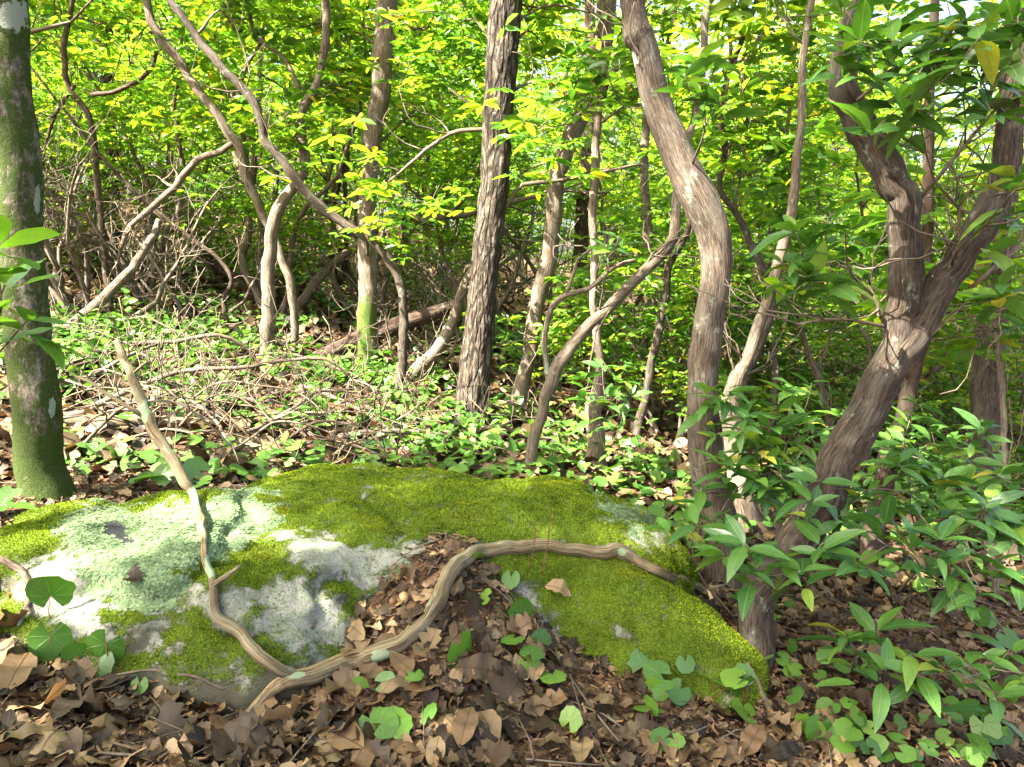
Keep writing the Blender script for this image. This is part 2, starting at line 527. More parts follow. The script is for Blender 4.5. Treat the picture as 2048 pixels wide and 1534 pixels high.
def ground_mat():
    m, t, o = mat_new('forest_soil'); N = NT(t)
    tc = N.n('ShaderNodeTexCoord'); v = tc.outputs['Object']
    vo = N.voro(v, 16); n = N.noise(v, 30, 6, .7); n2 = N.noise(v, 2.2, 3)
    c = N.ramp(vo.outputs['Color'], [(.1, (.05, .028, .016)), (.45, (.11, .06, .034)), (.75, (.19, .115, .065)), (1, (.26, .17, .10))])
    c = N.mix(N.mrange(n, .4, .65), c, (.028, .018, .011))
    c = N.mix(N.mrange(n2, .6, .75, 0, .4), c, (.05, .075, .02))
    h = N.math('ADD', n, N.math('MULTIPLY', vo.outputs['Distance'], -.8))
    N.l(N.bsdf(c, .95, N.bump(h, 1.0, .03), .1), o.inputs[0])
    return m
M['ground'] = ground_mat()

def simple_mat(name, ca, cb, scale, rough=.8, trans=0.0, spec=.2, lo=.25, hi=.75):
    m, t, o = mat_new(name); N = NT(t)
    geo = N.n('ShaderNodeNewGeometry'); oi = N.n('ShaderNodeObjectInfo'); tc = N.n('ShaderNodeTexCoord')
    r = N.math('FRACT', N.math('ADD', geo.outputs['Random Per Island'], oi.outputs['Random']))
    n = N.noise(tc.outputs['Object'], scale, 5, .65)
    f = N.math('MULTIPLY_ADD', n, .5, N.math('MULTIPLY', r, .5))
    c = N.ramp(f, [(lo, ca), (hi, cb)])
    p = N.bsdf(c, rough, None, spec)
    if trans:
        tr = N.n('ShaderNodeBsdfTranslucent'); N.l(c, tr.inputs[0])
        mx = N.n('ShaderNodeMixShader'); mx.inputs[0].default_value = trans
        N.l(p, mx.inputs[1]); N.l(tr.outputs[0], mx.inputs[2]); N.l(mx.outputs[0], o.inputs[0])
    else: N.l(p, o.inputs[0])
    return m
def moss_mat():
    m, t, o = mat_new('moss_tuft'); N = NT(t)
    geo = N.n('ShaderNodeNewGeometry'); tc = N.n('ShaderNodeTexCoord'); v = tc.outputs['Object']
    f = N.math('MULTIPLY_ADD', N.noise(v, 7, 6, .7), .65, N.math('MULTIPLY', geo.outputs['Random Per Island'], .35))
    c = N.ramp(f, [(.32, (.020, .042, .004)), (.5, (.105, .155, .010)), (.68, (.31, .40, .024))])
    c = N.mix(N.mrange(N.noise(v, 4.3, 5, .7), .54, .68, 0, .75), c, N.mix(1.0, c, (1.25, .85, .9), 'MULTIPLY'))
    c = N.mix(N.mrange(N.noise(v, 13, 4, .7), .60, .70, 0, .6), c, (.065, .05, .016))
    p = N.bsdf(c, .95, None, .05)
    tr = N.n('ShaderNodeBsdfTranslucent'); N.l(c, tr.inputs[0])
    mx = N.n('ShaderNodeMixShader'); mx.inputs[0].default_value = .3
    N.l(p, mx.inputs[1]); N.l(tr.outputs[0], mx.inputs[2]); N.l(mx.outputs[0], o.inputs[0])
    return m
M['moss'] = moss_mat()
M['lichen'] = simple_mat('foliose_lichen', (.07, .12, .055), (.20, .255, .13), 30, .9, .1, .1)
M['stem'] = simple_mat('green_stem', (.10, .085, .04), (.20, .16, .07), 60, .6)
M['redstem'] = simple_mat('red_stalk', (.10, .035, .02), (.17, .06, .03), 60, .6)
M['nut'] = simple_mat('nut_shell', (.13, .075, .035), (.30, .20, .10), 40, .5)
M['litter'] = simple_mat('litter_crumb', (.04, .022, .013), (.22, .13, .07), 50, .9, .05)

# ------------------------------------------------------------------ ground
def axis(lo, hi, fine_lo, fine_hi, d):
    a = list(np.arange(fine_lo, fine_hi, d))
    s, x = d, fine_hi
    while x < hi: a.append(x); s *= 1.12; x += s
    s, x = d, fine_lo - d
    b = []
    while x > lo: b.append(x); s *= 1.12; x -= s
    return np.array(b[::-1] + a)
gx = axis(-160, 160, -3.2, 3.6, .04)
gy = axis(-30, 260, .8, 5.5, .04)
GX, GY = np.meshgrid(gx, gy)
GZ = height(GX, GY)
near = sstep(9, 4, np.hypot(GX, GY))
GZ = GZ + near * .022 * fbm(np.stack([GX * 9, GY * 9, GX * 0], -1), 3, 31)
nxg, nyg = len(gx), len(gy)
gi = np.arange(nxg * nyg).reshape(nyg, nxg)
gF = np.stack([gi[:-1, :-1], gi[:-1, 1:], gi[1:, 1:], gi[1:, :-1]], -1).reshape(-1, 4)
gV = np.stack([GX, GY, GZ], -1).reshape(-1, 3)
ground = MB().add(gV, gF).build('ground', M['ground'], kind='structure')
bvh_ground = BVHTree.FromPolygons([tuple(v) for v in gV], [tuple(int(i) for i in f) for f in gF])

# ------------------------------------------------------------------ boulder
def ell(mb, c, r, rotz=0, tilt=0, p=2.4, ns=48):
    th = np.linspace(0, 2 * math.pi, ns, endpoint=False); ph = np.linspace(-math.pi / 2, math.pi / 2, ns // 2)
    TH, PH = np.meshgrid(th, ph)
    sp = lambda a: np.sign(a) * np.abs(a) ** (2 / p)
    X = np.stack([sp(np.cos(PH)) * sp(np.cos(TH)), sp(np.cos(PH)) * sp(np.sin(TH)), sp(np.sin(PH))], -1) * np.array(r)
    ca, sa = math.cos(tilt), math.sin(tilt)
    X = np.stack([X[..., 0] * ca + X[..., 2] * sa, X[..., 1], -X[..., 0] * sa + X[..., 2] * ca], -1)
    cz, sz = math.cos(rotz), math.sin(rotz)
    X = np.stack([X[..., 0] * cz - X[..., 1] * sz, X[..., 0] * sz + X[..., 1] * cz, X[..., 2]], -1) + np.array(c)
    n, k = X.shape[:2]
    i = np.arange(n * k).reshape(n, k)
    F = np.stack([i[:-1], np.roll(i[:-1], -1, 1), np.roll(i[1:], -1, 1), i[1:]], -1).reshape(-1, 4)
    mb.add(X.reshape(-1, 3), F)

rb = MB()
ell(rb, (-.42, 2.82, .04), (.98, .64, .365), R(-6), R(3), 2.5)
ell(rb, (-1.12, 2.43, .07), (.62, .54, .36), R(8), R(-2), 2.5)
ell(rb, (-1.55, 2.5, .12), (.34, .42, .28), R(8), R(-4), 2.4)
ell(rb, (-.76, 2.33, .04), (.40, .46, .33), R(-20), R(8), 2.5)
ell(rb, (.20, 2.80, .02), (.52, .50, .36), R(-14), R(16), 2.4)
ell(rb, (.41, 2.32, -.06), (.40, .24, .27), R(-24), R(17), 2.3)
ell(rb, (.57, 2.17, -.12), (.20, .17, .18), R(-30), R(20), 2.3)
tmp = link('boulder_tmp', rb.mesh('boulder_tmp'))
md = tmp.modifiers.new('r', 'REMESH'); md.mode = 'VOXEL'; md.voxel_size = .0125
dg = bpy.context.evaluated_depsgraph_get()
ev = tmp.evaluated_get(dg).to_mesh()
rv = np.zeros(len(ev.vertices) * 3, np.float32); ev.vertices.foreach_get('co', rv); rv = rv.reshape(-1, 3).astype(float)
rn = np.zeros(len(ev.vertices) * 3, np.float32); ev.vertices.foreach_get('normal', rn); rn = rn.reshape(-1, 3).astype(float)
rf = np.array([tuple(p.vertices) for p in ev.polygons if len(p.vertices) == 4])
redge = np.zeros(len(ev.edges) * 2, np.int32); ev.edges.foreach_get('vertices', redge); redge = redge.reshape(-1, 2)
tmp.evaluated_get(dg).to_mesh_clear()
bpy.data.objects.remove(tmp)
# blend the lobes into one weathered stone
for _ in range(22):
    acc = np.zeros_like(rv); cnt = np.zeros(len(rv))
    np.add.at(acc, redge[:, 0], rv[redge[:, 1]]); np.add.at(acc, redge[:, 1], rv[redge[:, 0]])
    np.add.at(cnt, redge[:, 0], 1); np.add.at(cnt, redge[:, 1], 1)
    rv = rv * .4 + .6 * acc / np.maximum(cnt, 1)[:, None]
def vnormals(V, F):
    n = np.zeros_like(V)
    fn = np.cross(V[F[:, 2]] - V[F[:, 0]], V[F[:, 3]] - V[F[:, 1]])
    for k in range(4): np.add.at(n, F[:, k], fn)
    return nrm(n)
rn = vnormals(rv, rf)
rv = rv + rn * (.055 * fbm(rv * 2.6, 3, 3) - .030 * sstep(.10, 0, np.abs(fbm(rv * np.array([1.6, 1.6, 3.0]), 3, 47))) + .022 * fbm(rv * 8, 3, 9) + .006 * fbm(rv * 30, 3, 12))[:, None]
rn = vnormals(rv, rf)
rpx, rpy = to_px(rv)

def in_poly(px, py, poly):
    """signed soft test: >0 inside, in pixels"""
    poly = np.asarray(poly, float)
    ins = np.zeros(len(px), bool); dist = np.full(len(px), 1e9)
    for i in range(len(poly)):
        a, b = poly[i], poly[(i + 1) % len(poly)]
        cond = ((a[1] > py) != (b[1] > py))
        xs = (b[0] - a[0]) * (py - a[1]) / (b[1] - a[1] + 1e-9) + a[0]
        ins ^= cond & (px < xs)
        ab = b - a
        t = np.clip(((px - a[0]) * ab[0] + (py - a[1]) * ab[1]) / (ab @ ab + 1e-9), 0, 1)
        dist = np.minimum(dist, np.hypot(px - a[0] - t * ab[0], py - a[1] - t * ab[1]))
    return np.where(ins, dist, -dist)

nn = fbm(rv * 7, 4, 21); nn2 = fbm(rv * 20, 3, 25)
wob = nn * 30 + nn2 * 30 + fbm(rv * 55, 3, 27) * 22
LICH = [[(120, 1040), (230, 1010), (370, 1005), (470, 975), (520, 985), (562, 1010), (540, 1060), (500, 1080), (490, 1110), (430, 1115), (390, 1130), (330, 1140), (380, 1180), (340, 1200), (300, 1210), (210, 1200), (170, 1150), (135, 1090)],
        [(1190, 985), (1240, 1000), (1310, 1035), (1305, 1060), (1260, 1055), (1215, 1040)]]
BARE = [[(370, 1160), (500, 1165), (600, 1150), (690, 1190), (720, 1240), (690, 1290), (560, 1290), (470, 1260), (400, 1230)],
        [(560, 1075), (650, 1060), (760, 1105), (800, 1150), (740, 1180), (640, 1150), (580, 1130)],
        [(760, 1090), (900, 1080), (960, 1100), (880, 1125), (770, 1140)],
        [(20, 1110), (120, 1090), (230, 1220), (330, 1240), (330, 1300), (140, 1290), (40, 1200)],
        [(1040, 1170), (1080, 1180), (1110, 1270), (1060, 1280)], [(1240, 1060), (1330, 1050), (1370, 1120), (1330, 1110)]]
MOSSP = [[(0, 1020), (150, 990), (130, 1060), (100, 1110), (0, 1130)], [(320, 1115), (480, 1075), (560, 1110), (520, 1180), (420, 1160)],
         [(200, 1225), (300, 1225), (330, 1250), (240, 1262)]]
lich = np.max([in_poly(rpx, rpy, q) for q in LICH], 0) + wob
bare = np.max([in_poly(rpx, rpy, q) for q in BARE], 0) + wob
extra = np.max([in_poly(rpx, rpy, q) for q in MOSSP], 0) + wob
a_lich = sstep(-8, 8, lich)
a_bare = sstep(-16, 16, bare)
a_moss = sstep(-.25, .35, rn[:, 2] + .35 * nn + .1) * (1 - .72 * a_bare)
a_moss = np.maximum(a_moss * .85, sstep(-10, 10, extra)) * (1 - a_lich)
a_moss = np.clip(a_moss - .35 * sstep(.2, .5, fbm(rv * 11, 4, 55)) - .3 * sstep(.2, .5, fbm(rv * 34, 3, 58)), 0, 1)
low = sstep(.22, .05, rv[:, 2] - height(rv[:, 0], rv[:, 1])) * sstep(.6, .1, rn[:, 2])
a_shade = np.clip(low * 1.2, 0, 1) * sstep(.25, -.2, rv[:, 0])  # stone darkened near the ground to imitate the shaded underside
a_moss = a_moss * (1 - .8 * a_shade) * (1 - .65 * sstep(.45, .05, rn[:, 2]) * sstep(-.1, -.4, rv[:, 0]))
a_moss = a_moss + .30 * sstep(.15, .4, fbm(rv * 14, 4, 83)) * a_bare
BLK = [[(205, 1042), (245, 1042), (265, 1078), (285, 1095), (255, 1090), (205, 1072)]]
a_blk = sstep(-4, 4, np.max([in_poly(rpx, rpy, q) for q in BLK], 0) + nn2 * 8) * (rn[:, 2] > 0)
a_lich = a_lich * (1 - a_blk); a_moss = a_moss * (1 - a_blk)
boulder = thing('boulder', 'broad low granite boulder covered in bright green moss and pale mint lichen', 'boulder', (-.35, 2.5, float(height(-.35, 2.2))))
MB().add(rv, rf, moss=a_moss, lichen=a_lich, dirt=a_shade, black=a_blk).build('stone', M['rock'], boulder)
bvh_rock = BVHTree.FromPolygons([tuple(v) for v in rv], [tuple(int(i) for i in f) for f in rf])

def scatter(mask, n, rng, F=rf, V=rv, Nn=rn):
    a = V[F]
    area = np.linalg.norm(np.cross(a[:, 2] - a[:, 0], a[:, 3] - a[:, 1]), axis=1) / 2
    wgt = area * mask[F].mean(1)
    vis = ((V[F].mean(1) - CAM) * Nn[F].mean(1)).sum(1) < .25
    wgt = wgt * vis
    fi = rng.choice(len(F), n, p=wgt / wgt.sum())
    u = rng.random((n, 4)); u = -np.log(u + 1e-9); u /= u.sum(1, keepdims=True)
    return (a[fi] * u[..., None]).sum(1), nrm(Nn[F[fi]].mean(1))

# moss: short upright tufts (far too many to count)
def blade_proto():
    V = np.array([[-.16, 0, 0], [.16, 0, 0], [.05, 0, .9], [-.07, .1, 1.0]])
    return V, [np.array([[0, 1, 2, 3]])]
mm = np.clip(a_moss * 1.7 - .55 + .55 * nn2 + .5 * fbm(rv * 45, 3, 71), 0, 1) * (rv[:, 2] > height(rv[:, 0], rv[:, 1]) - .02)
mp, mn = scatter(mm, 190000, RNG)
d = rand_dirs(len(mp), RNG)
tang = np.cross(mn, d)
up = nrm(mn + .75 * rand_dirs(len(mp), RNG))
mbm = MB()
merge_leaves(mbm, (blade_proto()[0][:, [0, 2, 1]], blade_proto()[1]), mp - mn * .001, up, nrm(tang), RNG.uniform(.004, .0085, len(mp)))
mbm.build('moss', M['moss'], boulder, kind='stuff')
# foliose lichen: small overlapping scalloped lobes
lp, ln = scatter(np.clip(a_lich * 1.5 - .5 + .5 * nn2, 0, 1), 30000, RNG)
lv, lf_ = leaf_proto(4, lambda t: np.array([.18, .5, .55, .25]), .3, -.16)
mbl = MB()
merge_leaves(mbl, (lv, lf_), lp, nrm(np.cross(ln, rand_dirs(len(lp), RNG)) + .03 * ln), nrm(ln + .12 * rand_dirs(len(lp), RNG)), RNG.uniform(.004, .010, len(lp)))
mbl.build('lichen', M['lichen'], boulder, kind='stuff')

def surf(px, py):
    """first hit of the pixel's ray on ground or boulder -> point, normal, on_rock"""
    d = Vector(ray(px, py)).normalized(); c = Vector(CAM)
    a = bvh_rock.ray_cast(c, d); b = bvh_ground.ray_cast(c, d)
    if a[0] is not None and (b[0] is None or a[3] < b[3]): return np.array(a[0]), np.array(a[1]), True
    if b[0] is None: return None, None, False
    return np.array(b[0]), np.array(b[1]), False

def top_z(x, y):
    c = Vector((x, y, 6.0)); d = Vector((0, 0, -1))
    z = -9; n = (0, 0, 1); rock = False
    for bv, k in ((bvh_ground, False), (bvh_rock, True)):
        h = bv.ray_cast(c, d)
        if h[0] is not None and h[0].z > z: z, n, rock = h[0].z, tuple(h[1]), k
    return z, np.array(n), rock
# ------------------------------------------------------------------ bark relief
def d_furrow(b, r):
    p = b * np.array([46, 46, 8.0])
    n = vnoise(p, 3) + .5 * vnoise(p * 2.1, 4)
    return r * (.15 * np.abs(n) - .08) + r * .05 * fbm(b * np.array([6, 6, 3]), 2, 8)
def d_string(b, r):
    kn = sstep(.45, .75, vnoise(b * np.array([14, 14, 9.0]) + 5, 91))
    return r * (.14 * kn + .04 * fbm(b * np.array([110, 110, 9]), 3, 2) + .10 * fbm(b * np.array([9, 9, 5]), 3, 6))
def d_knot(b, r):
    return r * (.10 * fbm(b * np.array([120, 120, 5]), 3, 2) + .26 * fbm(b * np.array([10, 10, 9]), 3, 6))
def d_lump(b, r):
    return r * (.05 * fbm(b * np.array([60, 60, 30]), 3, 2) + .10 * fbm(b * np.array([8, 8, 5]), 3, 6))

def crooked(start, dirn, length, r0, rng, seg=.16, wob=.45, up=.08, taper=.9):
    p = np.array(start, float); d = nrm(np.array(dirn, float))
    n = max(3, int(length / seg))
    P, Rr = [p.copy()], [r0]
    for i in range(n):
        d = nrm(d + rng.normal(size=3) * wob * .5 + np.array([0, 0, up]))
        p = p + d * (length / n)
        P.append(p.copy()); Rr.append(max(r0 * (1 - taper * (i + 1) / n), .0025))
    return np.array(P), np.array(Rr)

def twiggery(mb, P, Rr, rng, n=6, ln=.6, depth=2, ns=5, tips=None, wob=.5, start=.3, ok=None):
    """side branches along a polyline; collects their tips"""
    for k in range(n):
        i = int(rng.integers(int(len(P) * start), len(P)))
        i = min(max(i, 1), len(P) - 1)
        t = nrm(P[i] - P[i - 1])
        d = nrm(t * .6 + rand_dirs(1, rng)[0] * .9 + np.array([0, 0, .15]))
        L = ln * rng.uniform(.5, 1.2)
        q, rr = crooked(P[i], d, L, max(Rr[i] * .6, .003), rng, L / 5, wob)
        if ok is not None and not ok(q).all(): continue
        add_tube(mb, q, rr, ns, L / 6, None, rng.integers(99), moss=0, lichen=0)
        if tips is not None: tips.append(q[-1]); tips.append(q[len(q) // 2])
        if depth > 1: twiggery(mb, q, rr, rng, max(2, n // 2), ln * .55, depth - 1, 4, tips, wob, .2, ok)

# sunlit spots of the photograph: the canopy above is open along the sun's ray there
SUNN = np.array(SUN)
LIT = []           # (point, radius)
def open_to_sun(pos):
    keep = np.ones(len(pos), bool)
    for c, r in LIT:
        v = pos - c
        s = v @ SUNN
        d = np.linalg.norm(v - s[:, None] * SUNN, axis=1)
        keep &= ~((d < r) & (s > .25))
    return keep

def cloud(rng, centers, n_per, spread, flat=.55):
    """leaf positions in clumps"""
    c = np.asarray(centers, float)
    k = rng.integers(0, len(c), n_per * len(c))
    off = rng.normal(size=(len(k), 3)) * np.array([1, 1, flat]) * spread
    return c[k] + off

def leaves(mb, pos, rng, size, proto, tilt=.55, droop=.15, lf=False):
    n = len(pos)
    nn_ = nrm(np.array([0, 0, 1.]) + tilt * rng.normal(size=(n, 3)))
    yd = rng.normal(size=(n, 3)); yd[:, 2] = yd[:, 2] * .4 - droop
    merge_leaves(mb, proto, pos, yd, nn_, rng.uniform(size * .65, size * 1.25, n), lf=lf)

def sprays(mb, centers, rng, nwh, spread, size, proto, flat=.38, nl=6, cull=None):
    c = np.asarray(centers, float)
    C = np.repeat(c, nwh, 0); C = C + rng.normal(size=C.shape) * np.array([1, 1, flat]) * spread
    if cull is not None: C = C[cull(C)]
    n = len(C)
    if n == 0: return
    up_ = nrm(np.array([0, 0, 1.]) + .38 * rng.normal(size=(n, 3)))
    sc = size * rng.uniform(.65, 1.35, n)
    a0 = rng.random(n) * 6.28
    for k in range(nl):
        a = a0 + k * 6.283 / nl + rng.normal(size=n) * .35
        yd = np.stack([np.cos(a), np.sin(a), rng.uniform(-.55, .35, n)], -1)
        yd = yd - up_ * (yd * up_).sum(1, keepdims=True) * .6
        merge_leaves(mb, proto, C + yd * .012, yd, nrm(up_ + .25 * rng.normal(size=(n, 3))), sc * rng.uniform(.75, 1.15, n))

HEX = hex_leaf(.21, .25, .18)
HEXW = hex_leaf(.30, .2, .15)

def blob_centers(rng, c, rad, n):
    d = rand_dirs(n, rng) * (rng.random((n, 1)) ** .45)
    return np.array(c) + d * np.array(rad)

# ------------------------------------------------------------------ trees traced from the photograph
for p_, r_ in (((610, 1110), .15), ((560, 1070), .08), ((690, 1130), .10), ((745, 1185), .09), ((1300, 1085), .09), ((1350, 1110), .08), ((100, 1330), .14), ((20, 1290), .10), ((600, 1190), .05), ((650, 1230), .05),
               ((30, 1400), .07), ((1060, 1030), .05), ((1130, 1200), .05), ((980, 985), .05), ((160, 1180), .05), ((1720, 1230), .06), ((1900, 1180), .12), ((2010, 1240), .10), ((720, 780), .35), ((830, 800), .45), ((950, 900), .2), ((1150, 930), .25), ((1290, 960), .3),
               ((330, 700), .5), ((420, 740), .4), ((250, 660), .6), ((560, 650), .5), ((480, 860), .15), ((300, 900), .12), ((600, 905), .12), ((1200, 1350), .04), ((420, 1490), .04), ((1480, 1490), .05), ((1800, 1460), .06), ((560, 720), .3), ((660, 750), .25)):
    q_, _, _ = surf(*p_)
    if q_ is not None: LIT.append((q_, r_))
for x_, y_, Y_, r_ in ((1345, 290, 2.95, .12), (1310, 190, 2.95, .07), (1400, 410, 2.95, .12), (1420, 470, 2.95, .06), (1480, 980, 3.7, .16), (1470, 900, 3.7, .08), (740, 300, 7.6, .3), (745, 200, 7.6, .25), (735, 480, 7.6, .25), (735, 600, 7.6, .2), (770, 60, 7.6, .3),
                       (605, 280, 7.5, .25), (640, 120, 7.5, .25), (515, 210, 6, .15), (1190, 450, 4.4, .15), (1190, 340, 4.4, .1), (1075, 590, 6, .15), (1060, 720, 6, .15), (965, 570, 5.6, .06), (1000, 300, 5.6, .05), (1408, 60, 4.2, .25), (1395, 180, 4.2, .2),
                       (870, 700, 6.3, .3), (1545, 640, 6, .3), (1975, 760, 3.9, .12), (2000, 700, 3.9, .1), (150, 400, 6.5, .5), (250, 480, 6.3, .4), (200, 560, 6, .4), (700, 440, 6, .12), (480, 330, 7, .15), (280, 780, 2.5, .05), (340, 900, 2.45, .04)):
    LIT.append((at_Y(x_, y_, Y_), r_))

TREES = {}; TRUNK = {}
def px_line(pts, Y, lean=0.0, z0=None):
    P, Rr = [], []
    for a in pts:
        y = Y if len(a) == 3 else a[3]
        q = at_Y(a[0], a[1], y)
        if lean and z0 is not None:
            q = at_Y(a[0], a[1], y + lean * (q[2] - z0))
        P.append(q); Rr.append(a[2] * (q - CAM) @ FWD / FPX / 2)
    return P, Rr

def tree(name, label, pts, bark, Y=None, H=0, ns=14, disp=d_lump, step=None, branches=(), crown=None, moss=0, lichen=0,
         lean=0.0, group=None, seed=1, cat='tree', leafmat='laurel', crown_open=True, forks=(), leafsize=.085, ext=(0, 0)):
    rng = np.random.default_rng(seed + 100)
    if Y is None:
        g = ground_hit(pts[0][0], pts[0][1])
        Y = g[1]
    b0 = at_Y(pts[0][0], pts[0][1], Y)
    P, Rr = px_line(pts, Y, lean, b0[2])
    # down to the soil
    gz = float(height(P[0][0], P[0][1]))
    if P[0][2] > gz - .04:
        dirn = nrm(P[0] - P[1]); dirn = nrm(dirn + np.array([0, 0, -.6]))
        L = (P[0][2] - gz + .08) / max(-dirn[2], .3)
        P.insert(0, P[0] + dirn * L); Rr.insert(0, Rr[0] * (1.25 if L > .3 else 1.12))
    base = np.array([P[0][0], P[0][1], min(float(height(P[0][0], P[0][1])), P[0][2] + .2)])
    root = thing(name, label, cat, tuple(base), group)
    top = P[-1]
    if H and top[2] < H:
        dirn = nrm(P[-1] - P[-2])
        r = Rr[-1]; p = np.array(top); k = 0
        r0 = r
        while p[2] < H and k < 60:
            dirn = nrm(dirn + rng.normal(size=3) * .09 + np.array([ext[0] * .05, ext[1] * .05, .16]))
            p = p + dirn * .5
            r = max(r0 * (1 - .8 * (p[2] - top[2]) / (H - top[2])), .008)
            P.append(p.copy()); Rr.append(r); k += 1
    st = step or max(.05, np.mean(Rr) * .9)
    mb = MB()
    mk = dict(moss=moss, lichen=lichen)
    add_tube(mb, P, Rr, ns, st, disp, seed, **mk)
    mb.build('trunk', M[bark], root)
    P = np.array(P)
    if bark in ('bark_pale', 'bark_laurel', 'bark_dark', 'bark_tan') and np.mean(Rr) < .06:
        tw = MB(); twiggery(tw, P, np.minimum(np.array(Rr) * .45, .012), rng, 9, .55, 2, 4, None, .6, .35)
        tw.build('twigs', M['twig'], root, kind='stuff')
    for k, fk in enumerate(forks):
        q, rr = px_line(fk['pts'], Y, lean, b0[2])
        Hf = fk.get('H', 0); r0 = rr[-1]; tp = q[-1]
        if Hf:
            dirn = nrm(q[-1] - q[-2]); p = np.array(tp)
            while p[2] < Hf:
                dirn = nrm(dirn + rng.normal(size=3) * .12 + np.array([0, 0, .12])); p = p + dirn * .35
                q.append(p.copy()); rr.append(max(r0 * (1 - .8 * (p[2] - tp[2]) / (Hf - tp[2])), .006))
        mb = MB(); add_tube(mb, q, rr, ns, st, disp, seed + 7 * k + 3, **mk)
        mb.build(fk.get('name', 'fork'), M[bark], root)
    tips = []
    for k, br in enumerate(branches):
        q, rr = px_line(br, Y, lean, b0[2])
        mb = MB(); add_tube(mb, q, rr, 7, .06, d_lump, seed + k, moss=0, lichen=0)
        twiggery(mb, np.array(q), np.array(rr), rng, 4, .35, 2, 4)
        mb.build('branch', M['twig' if bark != 'bark_dark' else 'bark_dark'], root)
    if crown:
        # crown = list of (centre, radii, clumps, leaves per clump)
        lm, tw = MB(), MB()
        for c, rad, nc, npc in crown:
            c = P[-1] + np.array(c) if len(c) == 3 and not isinstance(c, str) else P[-1]
            cs = blob_centers(rng, c, rad, nc)
            if crown_open: cs = cs[open_to_sun(cs)]
            if len(cs) == 0: continue
            for s in cs[:: max(1, len(cs) // 22)]:
                i = int(np.argmin(np.linalg.norm(P[len(P) // 2:] - s, axis=1) + np.abs(P[len(P) // 2:, 2] - s[2] + .4))) + len(P) // 2
                m_ = (P[i] + s) / 2 + rng.normal(size=3) * .15
                add_tube(tw, [P[i], m_, s], [.02, .012, .004], 5, .3, None, 3, moss=0, lichen=0)
            sprays(lm, cs, rng, max(2, npc // 6), .24, leafsize * 1.1, HEX, cull=open_to_sun if crown_open else None)
        if tw.n: tw.build('limbs', M['twig'], root, kind='stuff')
        if lm.n: lm.build('crown', M[leafmat], root, kind='stuff')
    TREES[name + str(seed)] = root; TRUNK[name + str(seed)] = P
    return root

def spot(*spots):
    """patches on bark given as pixel centre, half-size"""
    def f(V):
        x, y = to_px(V)
        a = np.zeros(len(V))
        for cx, cy, sx, sy in spots:
            a = np.maximum(a, np.clip(1.25 - np.hypot((x - cx) / sx, (y - cy) / sy), 0, 1))
        return a
    return f

def t1_moss(V):
    x, y = to_px(V)
    return np.clip(.60 + .25 * fbm(V * np.array([9, 9, 2.5]), 3, 4) + .25 * sstep(800, 1000, y), 0, 1)

TALL = [((0, 0, -.5), (2.0, 2.0, 1.5), 22, 42)]
tree('mossy_tree', 'straight trunk coated in dark green moss with pale lichen patches', [(97, 992, 98), (88, 950, 90), (75, 850, 84), (62, 720, 82), (52, 600, 82), (40, 420, 80), (33, 300, 78), (20, 120, 72), (12, -20, 70)],
     'bark_mossy', H=8.5, ns=40, disp=d_lump, step=.03, seed=1, moss=t1_moss, lichen=spot((25, 30, 50, 40), (75, 400, 9, 40), (104, 815, 9, 36)),
     crown=[((0, 0, -.6), (2.4, 2.4, 1.6), 80, 60)], leafmat='canopy', leafsize=.10)
tree('furrowed_tree', 'tall straight trunk with deeply furrowed grey brown bark standing behind the boulder', [(947, 852, 92), (945, 820, 68), (950, 740, 64), (956, 670, 63), (964, 600, 60), (973, 520, 58), (985, 400, 57), (995, 250, 60), (1004, 120, 63), (1012, 0, 66), (1016, -60, 65)],
     'bark_furrow', H=10, ns=56, disp=d_furrow, step=.025, seed=2, lichen=.12,
     branches=[[(1000, 432, 9), (1020, 400, 9), (1045, 370, 9), (1110, 362, 8), (1180, 350, 8), (1230, 338, 6), (1282, 328, 4)],
               [(985, 256, 9), (940, 260, 9), (900, 268, 8), (850, 302, 7), (800, 345, 6), (775, 365, 5)],
               [(1012, 190, 7), (1060, 165, 6), (1100, 160, 5), (1140, 195, 4), (1180, 215, 3)],
               [(1020, 60, 7), (1060, 25, 6), (1110, 10, 5), (1180, 25, 4)]],
     crown=TALL, leafmat='canopy', leafsize=.10)
tree('leaning_tree', 'grey brown trunk leaning over just behind the furrowed trunk, smoother bark', [(1032, 822, 34), (1045, 760, 30), (1060, 700, 30), (1075, 600, 32), (1097, 520, 32), (1114, 360, 33), (1148, 260, 36), (1182, 190, 38), (1208, 80, 38), (1218, -20, 38)],
     'bark_pale', H=9, ns=24, disp=d_string, step=.04, seed=3, crown=TALL, leafmat='canopy', leafsize=.10)
tree('crooked_laurel_tree', 'thick laurel trunk bending in an S behind the boulder, upper part sunlit', [(1447, 1215, 76), (1440, 1080, 72), (1415, 950, 68), (1405, 850, 62), (1405, 780, 60), (1415, 680, 60), (1430, 560, 58), (1424, 470, 63), (1398, 395, 71), (1350, 300, 65), (1310, 200, 54), (1288, 100, 52), (1272, 70, 62), (1266, 40, 49), (1262, -20, 45)],
     'bark_tan', Y=2.95, H=4.6, ns=44, disp=d_string, step=.02, seed=4, moss=0, ext=(1.2, 0),
     lichen=spot((1270, 120, 10, 18)),
     crown=[((.3, 0, .3), (1.0, 1.0, .6), 16, 50)], leafsize=.11)
